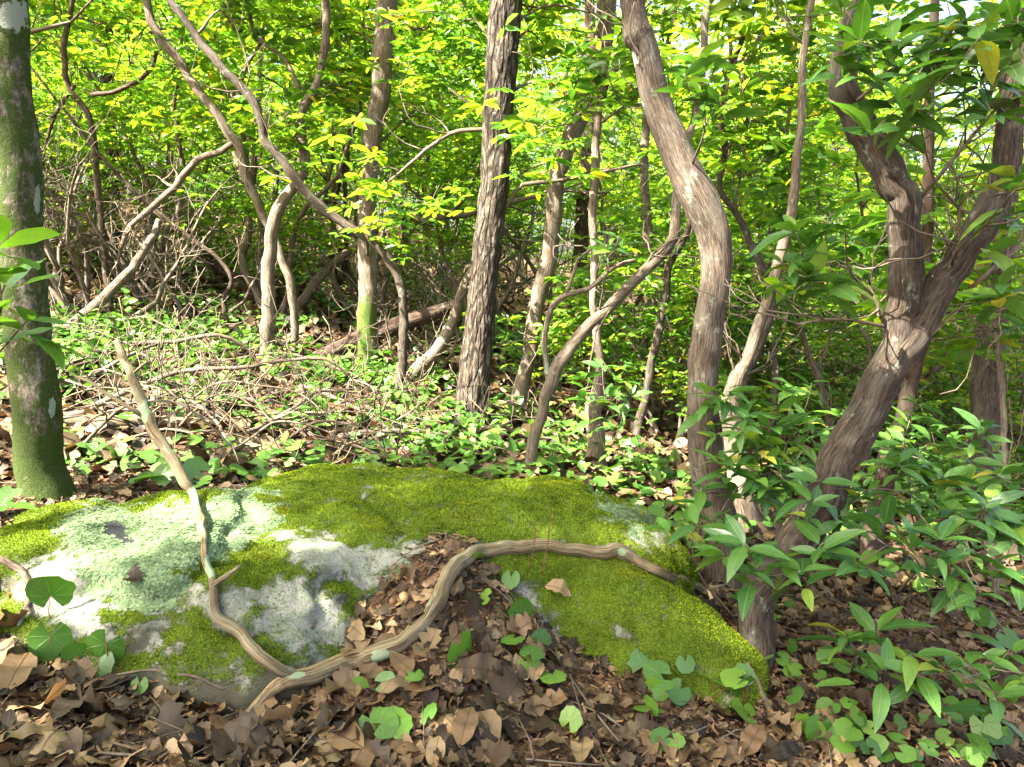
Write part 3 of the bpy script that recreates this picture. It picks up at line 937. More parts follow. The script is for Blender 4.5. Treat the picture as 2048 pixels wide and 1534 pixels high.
tree('forked_laurel_tree', 'big shaggy barked laurel trunk forking in two beside the mossy boulder', [(1505, 1325, 80), (1510, 1260, 69), (1530, 1180, 75), (1575, 1105, 73), (1630, 1015, 76), (1692, 900, 73), (1755, 780, 72), (1803, 690, 73), (1850, 625, 64), (1905, 535, 58), (1955, 450, 58), (2008, 350, 53), (2030, 220, 47), (2048, 140, 46), (2075, 40, 41)],
     'bark_laurel', H=4.2, ns=48, disp=d_string, step=.018, seed=5, lichen=0, moss=spot((1560, 1200, 20, 60), (1720, 960, 12, 60)),
     forks=[dict(pts=[(1790, 720, 56), (1806, 640, 60), (1812, 560, 62), (1810, 480, 60), (1798, 400, 60), (1768, 320, 64), (1728, 258, 60), (1690, 195, 56), (1682, 140, 54), (1700, 60, 48), (1740, -20, 44)], H=4.0)],
     branches=[[(1838, 400, 9), (1880, 350, 9), (1930, 290, 8), (1990, 220, 6), (2040, 180, 5)], [(1772, 652, 9), (1755, 610, 7), (1740, 570, 5)],
               [(1768, 652, 8), (1700, 640, 7), (1650, 640, 6), (1595, 648, 5)],
               [(1940, 578, 10), (1970, 550, 9), (2000, 520, 8), (2045, 480, 6)], [(1700, 150, 7), (1715, 200, 7), (1760, 245, 6), (1830, 290, 5)]],
     crown=[((.2, 0, .2), (1.1, 1.0, .6), 16, 50), ((-1.0, 0, 0), (.8, .8, .5), 10, 50)], leafsize=.11)
tree('slanting_laurel', 'slender pale trunk slanting past the upright laurel with a long low side branch', [(587, 712, 15), (588, 640, 16), (580, 560, 18), (546, 470, 18), (522, 420, 18), (500, 370, 18), (482, 310, 18), (470, 278, 22), (440, 240, 18), (370, 140, 18), (312, 60, 18), (292, 0, 17), (286, -40, 16)],
     'bark_pale', H=5.0, seed=6, disp=d_lump, branches=[[(470, 285, 12), (430, 308, 14), (395, 320, 14), (350, 375, 14), (310, 410, 13), (262, 452, 11), (240, 500, 9)]],
     crown=[((0, 0, 0), (1.5, 1.5, .8), 30, 60)])
tree('arching_laurel', 'slender crooked laurel trunk arching over past the pale sunlit trunk', [(797, 803, 23), (803, 740, 20), (804, 680, 19), (806, 600, 18), (790, 535, 18), (742, 482, 17), (700, 455, 19), (650, 418, 20), (600, 368, 20), (565, 320, 16), (532, 285, 17), (520, 232, 17), (492, 182, 18), (440, 130, 18), (392, 72, 16), (342, 2, 14), (325, -30, 13)],
     'bark_laurel', H=4.8, seed=7, crown=[((0, 0, 0), (1.4, 1.4, .8), 30, 60)])
tree('upright_laurel', 'slim tan laurel trunk splitting into a sunlit fork above', [(537, 722, 33), (537, 640, 27), (536, 560, 25), (540, 480, 24), (552, 430, 23), (578, 385, 22), (606, 345, 19), (610, 310, 19), (601, 260, 19), (608, 215, 18), (640, 150, 17), (651, 60, 16), (652, 0, 16), (655, -40, 15)],
     'bark_pale', H=5.2, seed=8, forks=[dict(pts=[(604, 235, 12), (600, 190, 11), (585, 150, 10), (560, 110, 9), (510, 70, 8), (500, 0, 8)], H=4.6)], crown=[((0, 0, 0), (1.5, 1.5, .9), 30, 60)])
tree('sunlit_tree', 'pale sunlit trunk with a mossy flared foot', [(737, 748, 62), (735, 715, 46), (735, 640, 40), (735, 520, 38), (736, 400, 36), (742, 300, 37), (755, 220, 39), (768, 100, 41), (774, 0, 42), (776, -40, 42)],
     'bark_pale', H=10, ns=24, disp=d_furrow, step=.05, seed=9, moss=spot((735, 735, 50, 70), (735, 640, 30, 60)), crown=TALL, leafmat='canopy', leafsize=.10)
tree('bowed_laurel', 'slim laurel bowed right from behind the boulder with a light upper stem', [(1058, 948, 24), (1066, 890, 24), (1082, 830, 25), (1104, 760, 27), (1132, 702, 26), (1200, 632, 24), (1282, 548, 22), (1338, 492, 21), (1354, 400, 20), (1372, 300, 15), (1395, 200, 13), (1408, 100, 14), (1415, 0, 15), (1418, -30, 14)],
     'bark_pale', seed=10, H=4.2, lichen=spot((1094, 735, 9, 14)),
     forks=[dict(pts=[(1098, 775, 14), (1092, 720, 12), (1090, 670, 12), (1104, 615, 12), (1132, 590, 11), (1175, 578, 10), (1232, 532, 9), (1270, 520, 6)]),
            dict(pts=[(1132, 590, 8), (1146, 550, 7), (1155, 520, 6), (1195, 490, 5)])], crown=[((0, 0, 0), (1.1, 1.1, .7), 20, 55)])
tree('pale_laurel', 'pale crooked laurel rising behind the bowed one, thick dark foot', [(1192, 938, 44), (1190, 880, 38), (1190, 820, 34), (1197, 720, 18), (1186, 600, 15), (1190, 520, 16), (1184, 440, 17), (1190, 350, 17), (1196, 250, 16), (1214, 165, 15), (1250, 108, 14), (1262, 40, 12)],
     'bark_pale', seed=11, H=4.5, crown=[((0, 0, 0), (1.2, 1.2, .7), 24, 55)])
tree('green_grey_laurel', 'thin upright stem with green grey lichen left of the S-bent laurel', [(1240, 820, 24), (1262, 750, 22), (1290, 690, 20), (1308, 620, 19), (1298, 520, 18), (1292, 400, 18), (1290, 300, 17), (1296, 220, 15), (1330, 120, 12)], 'bark_pale', seed=12, H=5, lichen=.32, crown=[((0, 0, 0), (1.2, 1.2, .7), 20, 55)])
tree('twin_stem_laurel', 'sunlit stem leaning beside the S-bent laurel trunk, twisting upward', [(1268, 885, 18), (1290, 800, 17), (1312, 680, 17), (1332, 590, 16), (1340, 530, 15), (1372, 470, 13), (1395, 420, 11)], 'bark_laurel', seed=13, H=4, crown=[((0, 0, 0), (1.0, 1.0, .6), 16, 55)])
tree('sturdy_far_tree', 'sturdy brown trunk standing beyond the leafy laurel on the falling slope', [(1958, 1085, 66), (1962, 960, 60), (1972, 800, 58), (1985, 650, 54), (1998, 520, 50), (2010, 380, 46), (2022, 200, 44), (2034, 0, 42)], 'bark_laurel', ns=24, disp=d_string, step=.05, seed=16, H=8, crown=TALL, leafmat='canopy', leafsize=.10)
tree('thin_sapling', 'thin bare sapling standing on the open leaf litter', [(1992, 1198, 13), (1996, 1120, 13), (2010, 1000, 12), (2008, 850, 11), (1995, 700, 11), (1988, 600, 10), (1990, 500, 9), (2010, 400, 7)], 'bark_pale', ns=10, seed=17)
tree('grey_far_tree', 'grey trunk with checked bark among leaves behind the mossy trunk', [(218, 540, 62), (212, 400, 58), (206, 250, 54), (200, 100, 48), (196, 0, 46), (195, -40, 46)], 'bark_furrow', Y=9.5, ns=24, disp=d_furrow, step=.06, seed=18, H=10, crown=TALL, leafmat='canopy', leafsize=.10)
tree('forked_low_stem', 'small dark stem forking low into a V among green leaves', [(677, 580, 11), (668, 530, 11), (665, 470, 10), (672, 400, 9), (690, 320, 8), (715, 230, 8), (735, 150, 7)], 'bark_dark', Y=8.6, ns=8, seed=19, H=4, forks=[dict(pts=[(679, 570, 10), (688, 530, 10), (693, 470, 10), (690, 380, 9), (700, 260, 8), (705, 120, 8)])], crown=[((0, 0, 0), (1.2, 1.2, .8), 20, 55)])
tree('winding_laurel', 'winding grey brown stem curling right of the S-bent laurel', [(1470, 812, 22), (1495, 740, 20), (1530, 660, 19), (1552, 580, 19), (1528, 540, 16), (1498, 480, 15), (1470, 420, 14), (1440, 375, 12), (1450, 305, 13), (1442, 230, 12), (1460, 140, 11), (1500, 40, 10)], 'bark_laurel', Y=4.6, ns=12, seed=21, H=4, crown=[((0, 0, 0), (1.2, 1.2, .7), 20, 55)])
tree('pale_post_stem', 'pale sunlit upright stem behind the winding laurel', [(1540, 860, 16), (1548, 760, 16), (1545, 640, 15), (1556, 560, 13), (1570, 450, 11)], 'bark_pale', Y=6.0, ns=10, seed=22, H=4.5, crown=[((0, 0, 0), (1.2, 1.2, .7), 16, 55)])
tree('dark_far_trunk', 'dark straight trunk seen between the leaning and pale laurels', [(1150, 640, 30), (1158, 540, 30), (1168, 400, 28), (1180, 250, 26)], 'bark_dark', Y=9, ns=14, seed=23, H=9, crown=TALL, leafmat='canopy', leafsize=.10)
tree('stout_laurel', 'stout pinkish trunk half hidden by leaves between the two big laurels', [(1500, 1070, 74), (1485, 1000, 66), (1470, 900, 48), (1462, 820, 40), (1475, 760, 30), (1490, 720, 24)], 'bark_pale', Y=3.7, ns=18, seed=24, H=3.5, crown=[((0, 0, 0), (1, 1, .6), 16, 55)])
tree('hidden_laurel', 'dark trunk leaning behind the forked laurel', [(1722, 1190, 46), (1745, 1060, 42), (1775, 930, 40), (1800, 850, 34), (1820, 770, 30), (1840, 690, 26), (1850, 600, 22)], 'bark_dark', Y=3.4, ns=16, seed=25, H=4, crown=[((0, 0, 0), (1, 1, .6), 16, 55)])
tree('leaning_dead_trunk', 'pale dead trunk leaning over, bright where the sun strikes it', [(802, 778, 20), (838, 735, 27), (880, 692, 26), (905, 642, 22), (925, 580, 18), (945, 540, 16)], 'bark_pale', ns=14, seed=26)
tree('dark_left_laurel', 'dark crooked stem rising left of the slanting laurel', [(455, 665, 12), (450, 600, 11), (462, 560, 10), (440, 520, 9), (400, 490, 9)], 'bark_dark', ns=8, seed=27, H=3.4, crown=[((0, 0, 0), (1.2, 1.2, .8), 24, 60)])
tree('dark_edge_laurel', 'dark twisting laurel stem just right of the mossy trunk', [(215, 560, 14), (200, 420, 13), (182, 245, 12), (140, 180, 12), (128, 120, 12), (132, 60, 11), (145, 0, 10)], 'bark_dark', Y=6.4, ns=9, seed=28, H=4.4, crown=[((0, 0, 0), (1.3, 1.3, .8), 30, 60)],
     branches=[[(182, 190, 9), (240, 180, 9), (300, 140, 9), (320, 70, 8)], [(150, 170, 8), (110, 230, 7), (90, 300, 6)]])

SPR = [('furrowed_tree2', 900, 60, 0.45, 14), ('furrowed_tree2', 860, 150, 0.45, 12), ('furrowed_tree2', 1090, 90, 0.45, 12), ('furrowed_tree2', 1110, 20, 0.45, 12), ('sunlit_tree9', 790, 395, -0.9, 12), ('sunlit_tree9', 690, 60, 0.45, 12), ('sunlit_tree9', 850, 250, 0.45, 10),
       ('slanting_laurel6', 440, 250, 0.45, 12), ('slanting_laurel6', 330, 160, 0.45, 12), ('slanting_laurel6', 400, 60, 0.45, 12), ('arching_laurel7', 560, 240, 0.45, 12), ('arching_laurel7', 470, 60, 0.45, 10), ('upright_laurel8', 580, 60, 0.45, 14), ('upright_laurel8', 700, 190, 0.45, 10),
       ('dark_edge_laurel28', 110, 60, 0.45, 14), ('dark_edge_laurel28', 230, 60, 0.45, 14), ('dark_edge_laurel28', 150, 260, 0.45, 10), ('dark_left_laurel27', 420, 430, 0.45, 10), ('pale_laurel11', 1130, 250, .1, 8), ('pale_laurel11', 1260, 200, -.1, 10), ('green_grey_laurel12', 1330, 60, -.1, 10),
       ('winding_laurel21', 1490, 120, -.2, 12), ('winding_laurel21', 1560, 260, -.1, 12), ('winding_laurel21', 1590, 60, .1, 12), ('winding_laurel21', 1500, 350, -.1, 8), ('pale_post_stem22', 1600, 400, -.2, 10), ('pale_post_stem22', 1640, 230, -.2, 12), ('hidden_laurel25', 1900, 420, -.1, 10), ('hidden_laurel25', 1880, 640, 0, 10), ('hidden_laurel25', 1960, 620, .1, 10)]
for k, (key, px, py, dY, nw) in enumerate(SPR):
    rng = np.random.default_rng(900 + k)
    rt = TREES[key]; tk = TRUNK[key]
    c = at_Y(px, py, rt.location[1] + dY)
    i = int(np.argmin(np.linalg.norm(tk - c, axis=1) + 1.5 * np.maximum(tk[:, 2] - c[2] + .1, 0)))
    m_ = (tk[i] + c) / 2 + rng.normal(size=3) * .08 + np.array([0, 0, .08])
    tw, lm = MB(), MB()
    q, rr = np.array([tk[i], tk[i] * .7 + m_ * .3, m_, c]), np.array([.012, .010, .007, .003])
    add_tube(tw, q, rr, 6, .05, d_lump, k, moss=0, lichen=.1)
    tips = [c]; twiggery(tw, resample(q, rr, .1)[0], resample(q, rr, .1)[1], rng, 7, .4, 2, 4, tips, .5, .5)
    br = tw.build('branch', M['twig'], rt)
    sprays(lm, np.array(tips), rng, max(1, nw * 4 // len(tips)), .12, .10, HEX)
    lm.build('foliage', M['laurel'], br, kind='stuff')

# fallen and propped logs
def log(name, label, pts, Ys, bark, ns=16, disp=d_lump, seed=1, twigs=0, moss=0, lichen=0, group=None, cat='branch', step=None, on=False, ln=.3, off=0.0):
    rng = np.random.default_rng(seed + 500)
    n = len(pts); P, Rr = [], []
    if Ys is None:
        a = ground_hit(*pts[0][:2]); b = ground_hit(*pts[-1][:2])
        Ys = (a[1], b[1])
    cum = np.concatenate([[0], np.cumsum([math.hypot(pts[i + 1][0] - pts[i][0], pts[i + 1][1] - pts[i][1]) for i in range(n - 1)])])
    for i, a in enumerate(pts):
        if on:
            q, nm, rk = surf(a[0], a[1])
            r = a[2] * ((q - CAM) @ FWD) / FPX / 2
            q = q + np.array([0, 0, 1]) * r * .75 + nm * off
        else:
            Y = a[3] if len(a) > 3 else Ys[0] + (Ys[1] - Ys[0]) * cum[i] / cum[-1]
            q = at_Y(a[0], a[1], Y)
            r = a[2] * ((q - CAM) @ FWD) / FPX / 2
            q[2] = max(q[2], float(height(q[0], q[1])) + r * .6)
        P.append(q); Rr.append(r)
    root = thing(name, label, cat, tuple(P[0] - np.array([0, 0, Rr[0]])), group)
    mb = MB()
    add_tube(mb, P, Rr, ns, step or max(.02, np.mean(Rr) * .8), disp, seed, moss=moss, lichen=lichen)
    mb.build('stem', M[bark], root)
    if twigs:
        tw = MB()
        twiggery(tw, np.array(P), np.array(Rr) * .8, rng, twigs, ln, 2, 4, None, .5, .25)
        tw.build('twigs', M[bark], root, kind='stuff')
    return root, np.array(P), np.array(Rr)

log('rotten_log', 'dark red brown rotten log propped at a slant against the pale sunlit trunk', [(622, 728, 28), (690, 692, 34), (740, 670, 36), (790, 651, 36), (850, 632, 32), (910, 610, 24)], (ground_hit(650, 735)[1], ground_hit(650, 735)[1] + .25), 'rotten', 20, d_furrow, 31, cat='log', step=.04)
log('pale_log', 'pale sunlit log slanting up through the brush left of the laurels', [(128, 665, 22), (200, 602, 22), (258, 546, 19), (300, 482, 15), (318, 440, 12)], (5.6, 6.2), 'bark_pale', 14, d_lump, 32, cat='log')
log('dark_log', 'dark log slanting down to the foot of the upright laurel', [(372, 488, 14), (430, 528, 20), (470, 556, 18), (512, 598, 14), (530, 660, 12)], (9.0, 8.2), 'bark_dark', 12, d_lump, 33, cat='log')

# the grey dead branch lying over the boulder, with its long side limb
root, P, Rr = log('fallen_branch', 'weathered grey brown dead branch arching over the boulder with a long thin side limb', [(492, 1440, 14), (531, 1403, 26), (599, 1365, 34), (700, 1338, 35), (760, 1320, 33), (820, 1288, 32), (862, 1238, 32), (884, 1190, 32), (906, 1150, 32), (940, 1122, 30), (975, 1108, 27), (1040, 1101, 26), (1120, 1104, 26), (1200, 1112, 26), (1243, 1112, 29), (1290, 1138, 23), (1330, 1158, 22), (1390, 1180, 18), (1440, 1215, 14)],
                  None, 'wood', 28, d_knot, 41, on=True, step=.012, lichen=spot((770, 1315, 40, 24), (1243, 1105, 12, 12), (590, 1350, 30, 10)), moss=spot((960, 1112, 18, 14), (545, 1340, 20, 8)), off=.004)
q0 = P[2]
side = [(589, 1355, 26), (534, 1327, 26), (479, 1283, 23), (440, 1235, 20), (431, 1201, 18), (430, 1173, 17), (412, 1139, 16), (407, 1077, 15), (390, 1009, 16)]
sp_, sr_ = [], []
for a in side:
    q, nm, rk = surf(a[0], a[1])
    r = a[2] * ((q - CAM) @ FWD) / FPX / 2
    sp_.append(q + nm * r * 1.1 + np.array([0, 0, .006])); sr_.append(r)
sp_[0] = P[2] * 1.0
for a in [(370, 960, 20), (335, 905, 21), (302, 842, 23), (282, 806, 21), (262, 750, 18), (246, 710, 17), (234, 682, 13)]:
    f_ = (1000 - a[1]) / 320
    q = at_Y(a[0], a[1], sp_[8][1] + .30 * f_)
    sp_.append(q); sr_.append(a[2] * ((q - CAM) @ FWD) / FPX / 2)
sb = MB(); add_tube(sb, sp_, sr_, 20, .012, d_knot, 43, moss=0, lichen=spot((285, 825, 20, 30), (395, 985, 16, 30), (420, 1130, 14, 40)))
sl_o = sb.build('side_limb', M['wood'], root)
def sub_branch(pts, Y, nm='twig', r=root):
    q, rr = px_line(pts, Y)
    m_ = MB(); add_tube(m_, q, rr, 8, .03, d_lump, 5, moss=0, lichen=.2); m_.build(nm, M['wood'], r)
sub_branch([(281, 830, 11), (226, 795, 9), (178, 762, 7), (150, 752, 4)], sp_[11][1], 'branch_stub')
sub_branch([(430, 1168, 13), (450, 1155, 12), (472, 1138, 9), (482, 1130, 5)], sp_[5][1] - .02, 'branch_stub')

sub_branch([(262, 752, 7), (285, 730, 6), (300, 722, 3)], sp_[13][1], 'branch_stub')
sub_branch([(975, 1108, 12), (958, 1098, 11), (948, 1092, 9)], P[10][1], 'branch_stub')
sub_branch([(1243, 1108, 9), (1256, 1098, 7), (1262, 1090, 4)], P[14][1], 'branch_stub')
sub_branch([(1390, 1180, 8), (1420, 1178, 6), (1452, 1168, 4)], P[17][1], 'branch_stub')
# brush pile: dead branches behind the boulder
BRUSH = [
 ('dead branch arching over green ground cover, grey and bare', [(103, 742, 12), (171, 712, 11), (246, 688, 10), (342, 685, 9), (435, 670, 8), (497, 699, 7), (517, 728, 5)], 4, 'twig'),
 ('long dead branch stretching right across the brush pile', [(100, 838, 14), (164, 825, 13), (219, 798, 12), (301, 764, 10), (377, 740, 9), (479, 736, 8), (565, 722, 7), (650, 719, 6), (700, 750, 4)], 6, 'twig'),
 ('short bent dead limb lying beside the mossy trunk', [(60, 800, 14), (110, 776, 13), (171, 757, 12), (205, 740, 10), (250, 715, 8), (300, 692, 5)], 4, 'twig'),
 ('thick stripped dead limb lying on leaf litter behind the boulder', [(110, 848, 20), (205, 873, 28), (284, 862, 28), (377, 868, 24), (430, 850, 20), (490, 835, 12)], 3, 'wood'),
 ('half buried pale dead limb next to the boulder crest', [(455, 884, 16), (500, 898, 20), (548, 911, 20), (633, 932, 14), (700, 945, 8)], 3, 'wood'),
 ('straight lichen-grey stick slanting up over ground cover', [(470, 878, 9), (541, 842, 9), (599, 808, 8), (640, 783, 6), (720, 785, 4)], 5, 'twig'),
 ('thin twiggy branch trailing down through the brush pile', [(240, 685, 7), (291, 712, 7), (325, 733, 6), (377, 760, 5), (450, 772, 4), (560, 800, 3)], 7, 'twig'),
 ('thin stick dropping to the boulder through ground cover', [(370, 791, 7), (428, 836, 7), (455, 877, 6), (534, 944, 5)], 4, 'twig'),
 ('thin pale stick rising across the thick stripped limb', [(140, 842, 8), (222, 822, 7), (308, 798, 6), (370, 779, 4)], 4, 'twig'),
 ('bleached branch ending in a spray of white twigs', [(650, 890, 17), (701, 870, 15), (770, 863, 13), (855, 866, 12), (941, 865, 11), (1000, 851, 9), (1044, 872, 8), (1102, 877, 6), (1147, 887, 5), (1195, 895, 3)], 6, 'bark_pale'),
 ('short forked stick leaning on the bleached branch', [(760, 866, 9), (855, 842, 8), (907, 832, 5), (960, 815, 3)], 3, 'twig'),
 ('brown dead limb poking out past the mossy trunk', [(0, 802, 16), (40, 768, 13), (110, 742, 10), (190, 722, 6)], 3, 'bark_dark'),
 ('fine twiggy branch lying in front of the furrowed trunk', [(600, 770, 8), (680, 800, 7), (760, 845, 6), (840, 900, 4)], 7, 'twig'),
 ('fine branch arching toward the boulder crest from the log', [(560, 915, 8), (640, 880, 7), (720, 895, 6), (800, 930, 4)], 6, 'twig'),
 ('curved dark stick crossing the ground cover', [(390, 800, 8), (470, 790, 8), (560, 830, 7), (640, 900, 5)], 6, 'bark_dark'),
 ('slim branch lying between the laurels and the brush', [(300, 730, 7), (420, 720, 6), (540, 760, 6), (660, 790, 4)], 6, 'twig'),
 ('thin fallen switch lying right of the furrowed trunk', [(990, 800, 6), (1050, 815, 6), (1120, 850, 5), (1190, 905, 4)], 4, 'twig'),
]
for k, (lab, pts, tw, bk) in enumerate(BRUSH):
    bot = max(pts, key=lambda a: a[1])
    g = ground_hit(bot[0], bot[1])
    a = ground_hit(*pts[0][:2]); b = ground_hit(*pts[-1][:2])
    y0 = min(a[1], g[1] + .5); y1 = min(b[1], g[1] + .5)
    log('dead_branch', lab, pts, (y0, y1), bk, 10, d_lump, 60 + k, tw, group='dead branches of the brush pile', ln=.45)
STICKS = [
 ('grey lichen-spotted stick lying on dead leaves below the boulder', [(10, 1502, 10), (51, 1488, 14), (120, 1451, 14), (164, 1427, 13), (202, 1403, 10)], 'twig'),
 ('dark straight stick on dead leaves beside the grey lichen-spotted stick', [(92, 1531, 12), (205, 1509, 13), (274, 1485, 11), (340, 1480, 9)], 'bark_dark'),
 ('thin tan stick beside the fallen branch on dead leaves', [(524, 1471, 8), (582, 1430, 9), (633, 1396, 9), (700, 1362, 8), (730, 1345, 5)], 'wood'),
 ('thin curved twig lying along the foot of the boulder', [(236, 1351, 5), (308, 1343, 6), (394, 1357, 6), (445, 1381, 4)], 'twig'),
 ('bent twig against the boulder\'s shaded end', [(0, 1122, 14), (34, 1139, 14), (55, 1163, 14), (58, 1201, 12), (38, 1255, 8)], 'twig'),
 ('broken stick lying below the forked laurel', [(1492, 1330, 12), (1522, 1390, 14), (1545, 1440, 15), (1578, 1490, 8)], 'wood'),
 ('thin dark twig in the litter beneath the round leaves', [(1000, 1440, 4), (1040, 1460, 6), (1090, 1500, 5)], 'bark_dark'),
 ('pale stick on the slope under the glossy laurel', [(1700, 1420, 5), (1790, 1400, 6), (1880, 1420, 5)], 'twig'),
]
for k, (lab, pts, bk) in enumerate(STICKS):
    log('stick', lab, pts, None, bk, 10, d_lump, 90 + k, on=True, step=.015, group='sticks on the leaf litter')
#==PART3==
# ------------------------------------------------------------------ leafy branches near the camera
def lanc(t): return .19 * np.sin(np.pi * np.clip(t, 0, 1) ** .9) ** .8 * (1 - .25 * t) + .004
RH = []
for k, (fo, dr, wv) in enumerate(((.35, .22, .05), (.25, .38, .08), (.45, .12, .03), (.15, .5, .06))):
    V, F = leaf_proto(8, lanc, fo, dr, wv)
    RH.append(MB().add(V, F, lf=V).mesh('leaf', M['rhodo']))

RB = []
for k, (fo, dr) in enumerate(((.2, .2), (.3, .35), (.1, .1), (.25, .5))):
    V, F = leaf_proto(9, lambda t: .27 * np.sin(np.pi * np.clip(t, 0, 1) ** 1.15) ** .75 + .004, fo, dr, .06)
    RB.append(MB().add(V, F, lf=V).mesh('leaf', M['broad']))

def basis_matrix(pos, y, nrm_, s):
    from mathutils import Matrix
    y = nrm(y); x = nrm(np.cross(y, nrm_)); z = np.cross(x, y)
    m = Matrix(((x[0] * s, y[0] * s, z[0] * s, pos[0]), (x[1] * s, y[1] * s, z[1] * s, pos[1]), (x[2] * s, y[2] * s, z[2] * s, pos[2]), (0, 0, 0, 1)))
    return m
from mathutils import Matrix
def leaf_obj(mesh, parent, pos, y, n_, s, name='leaf'):
    o = bpy.data.objects.new(name, mesh); COL.objects.link(o)
    o.parent = parent
    o.matrix_local = Matrix.Translation(-world_loc(parent)) @ basis_matrix(pos, y, n_, s)
    return o

def whorl(parent, pos, rng, n=7, L=.10, up=(0, 0, 1), spread=1.0, kit=None):
    kit = kit or RH
    a0 = rng.random() * 6.28
    upv = nrm(np.array(up, float) + rng.normal(size=3) * .22)
    u = nrm(np.cross(upv, [0.3, 1, .2])); v = np.cross(upv, u)
    for k in range(n):
        a = a0 + k * 2.4 + rng.normal() * .2
        el = rng.uniform(-.25, .45) if k > 1 else rng.uniform(.3, .9)
        y = nrm((u * math.cos(a) + v * math.sin(a)) * spread + upv * el)
        s = L * rng.uniform(.55, 1.2)
        leaf_obj(kit[rng.integers(4)], parent, pos + y * .008 - upv * (rng.uniform(0, .02) if k < 4 else rng.uniform(.01, .07)), y, nrm(upv + .25 * rng.normal(size=3)), s)

def leafy_shrub(name, label, rootp, whorls, seed, L=.115, cat='shrub', n=7, parent=None, r0=.006, group=None, attach=None, kit=None, dbl=0.0):
    """whorls: (px, py, Y[, n])"""
    rng = np.random.default_rng(seed)
    rootp = np.array(rootp, float)
    whorls = list(whorls) + [(a[0] + rng.normal() * 32, a[1] + rng.normal() * 26, a[2] + rng.normal() * .12) for a in whorls if a[2] > 2.3 - .4 * (parent is not None) and rng.random() < dbl]
    if parent is None:
        root = thing(name, label, cat, tuple(rootp), group)
    else: root = parent
    mb = MB()
    tips = [at_Y(a[0], a[1], a[2]) for a in whorls]
    hubs = [rootp] if attach is None else [np.array(h) for h in attach]
    nodes = [(h, r0) for h in hubs]
    for t in sorted(tips, key=lambda t: min(np.linalg.norm(t - h) for h in hubs)):
        base, rb_ = min(nodes, key=lambda nd: np.linalg.norm(nd[0] - t) + .15 * min(np.linalg.norm(nd[0] - h) for h in hubs))
        L_ = np.linalg.norm(t - base)
        mid = base * .5 + t * .5 + np.array([0, 0, -.10 * L_ if t[2] > base[2] else .08 * L_]) + rng.normal(size=3) * .07 * L_
        add_tube(mb, [base, base * .8 + mid * .2, mid, t], [rb_ * .9, rb_ * .85, rb_ * .65, .002], 6, .03, None, int(rng.integers(99)), moss=0, lichen=0)
        nodes.append((mid, max(rb_ * .65, .0025)))
    st = mb.build('stem' if parent is None else 'crown', M['twig'], root)
    hold = root if parent is None else st
    for a, t in zip(whorls, tips):
        whorl(hold, t, rng, a[3] if len(a) > 3 else n, L, kit=kit)
    return root

def gp(px, py): return ground_hit(px, py)
leafy_shrub('laurel_shrub', 'glossy dark laurel sprig growing against the foot of the forked trunk', gp(1470, 1240), [(1492, 1088, 2.10), (1395, 1050, 2.3), (1450, 1108, 2.15), (1601, 1143, 2.05), (1505, 1130, 2.05), (1560, 1120, 2.1), (1375, 1010, 2.6), (1403, 976, 2.6), (1350, 1040, 2.5)], 1)
leafy_shrub('laurel_shrub', 'low glossy laurel spray drooping over litter right of the forked trunk', gp(1640, 1330), [(1694, 1269, 2.05, 9), (1752, 1262, 2.1), (1824, 1307, 2.0, 8), (1892, 1327, 1.95, 9), (1711, 1334, 2.0, 6), (1773, 1338, 1.95), (1840, 1345, 1.95), (1940, 1330, 2.0, 6), (2020, 1300, 2.1), (1990, 1385, 1.95), (2045, 1345, 2.0)], 2)
leafy_shrub('laurel_shrub', 'spreading laurel shrub with blue sheen leaves on the falling bank', gp(1790, 1190), [(1684, 1036, 2.25), (1721, 1122, 2.1), (1769, 1050, 2.2), (1824, 1088, 2.15), (1882, 1077, 2.15), (1840, 1030, 2.3), (1923, 1030, 2.3), (1947, 1090, 2.2), (1759, 1003, 2.4), (1803, 979, 2.5), (1714, 990, 2.3), (1870, 1010, 2.4), (1990, 1040, 2.4), (2030, 1080, 2.3), (1985, 1120, 2.3), (2035, 1150, 2.25), (1900, 1150, 2.2), (1960, 1180, 2.1), (2040, 1010, 2.4), (1850, 1140, 2.2), (1640, 1090, 2.15)], 3, dbl=.9)
leafy_shrub('laurel_shrub', 'dense laurel bush filling the gap between S-bent and forked trunks', gp(1560, 1075), [(1413, 780, 2.7), (1451, 798, 2.75), (1492, 829, 2.7), (1553, 818, 2.8), (1588, 774, 2.9), (1615, 846, 2.7), (1540, 856, 2.65), (1502, 877, 2.6), (1601, 894, 2.65), (1567, 907, 2.6), (1485, 904, 2.6), (1461, 928, 2.5), (1540, 928, 2.5), (1649, 907, 2.7), (1588, 938, 2.5), (1512, 955, 2.45), (1640, 960, 2.25), (1560, 985, 2.5), (1470, 990, 2.5), (1620, 1000, 2.2)], 4, dbl=1.0)
leafy_shrub('laurel_shrub', 'laurel bush with crowded small leaves behind the forked trunk', gp(1860, 1085), [(1855, 955, 2.8), (1882, 966, 2.7), (1923, 997, 2.6), (1947, 938, 2.9), (1896, 877, 3.0), (1947, 860, 3.1), (1793, 884, 2.9), (1845, 842, 3.1), (1820, 910, 2.8), (1990, 900, 3.0), (1760, 930, 2.8), (2020, 960, 2.9), (1880, 920, 2.9), (1980, 980, 2.7), (1800, 850, 3.2), (1910, 930, 2.8), (1850, 900, 2.9), (1720, 850, 3.1), (1680, 830, 3.2)], 5, dbl=1.0)
leafy_shrub('laurel_shrub', 'young laurel bush at the foot of the pale crooked laurel', gp(1195, 925), [(1170, 752, 3.9), (1204, 728, 4.0), (1232, 762, 4.0), (1190, 800, 3.9), (1242, 826, 4.0), (1158, 790, 4.0), (1215, 790, 3.9), (1180, 840, 3.9), (1260, 790, 4.1), (1225, 850, 3.9)], 6, .11)
fk = TREES['forked_laurel_tree5']; YF = 2.25
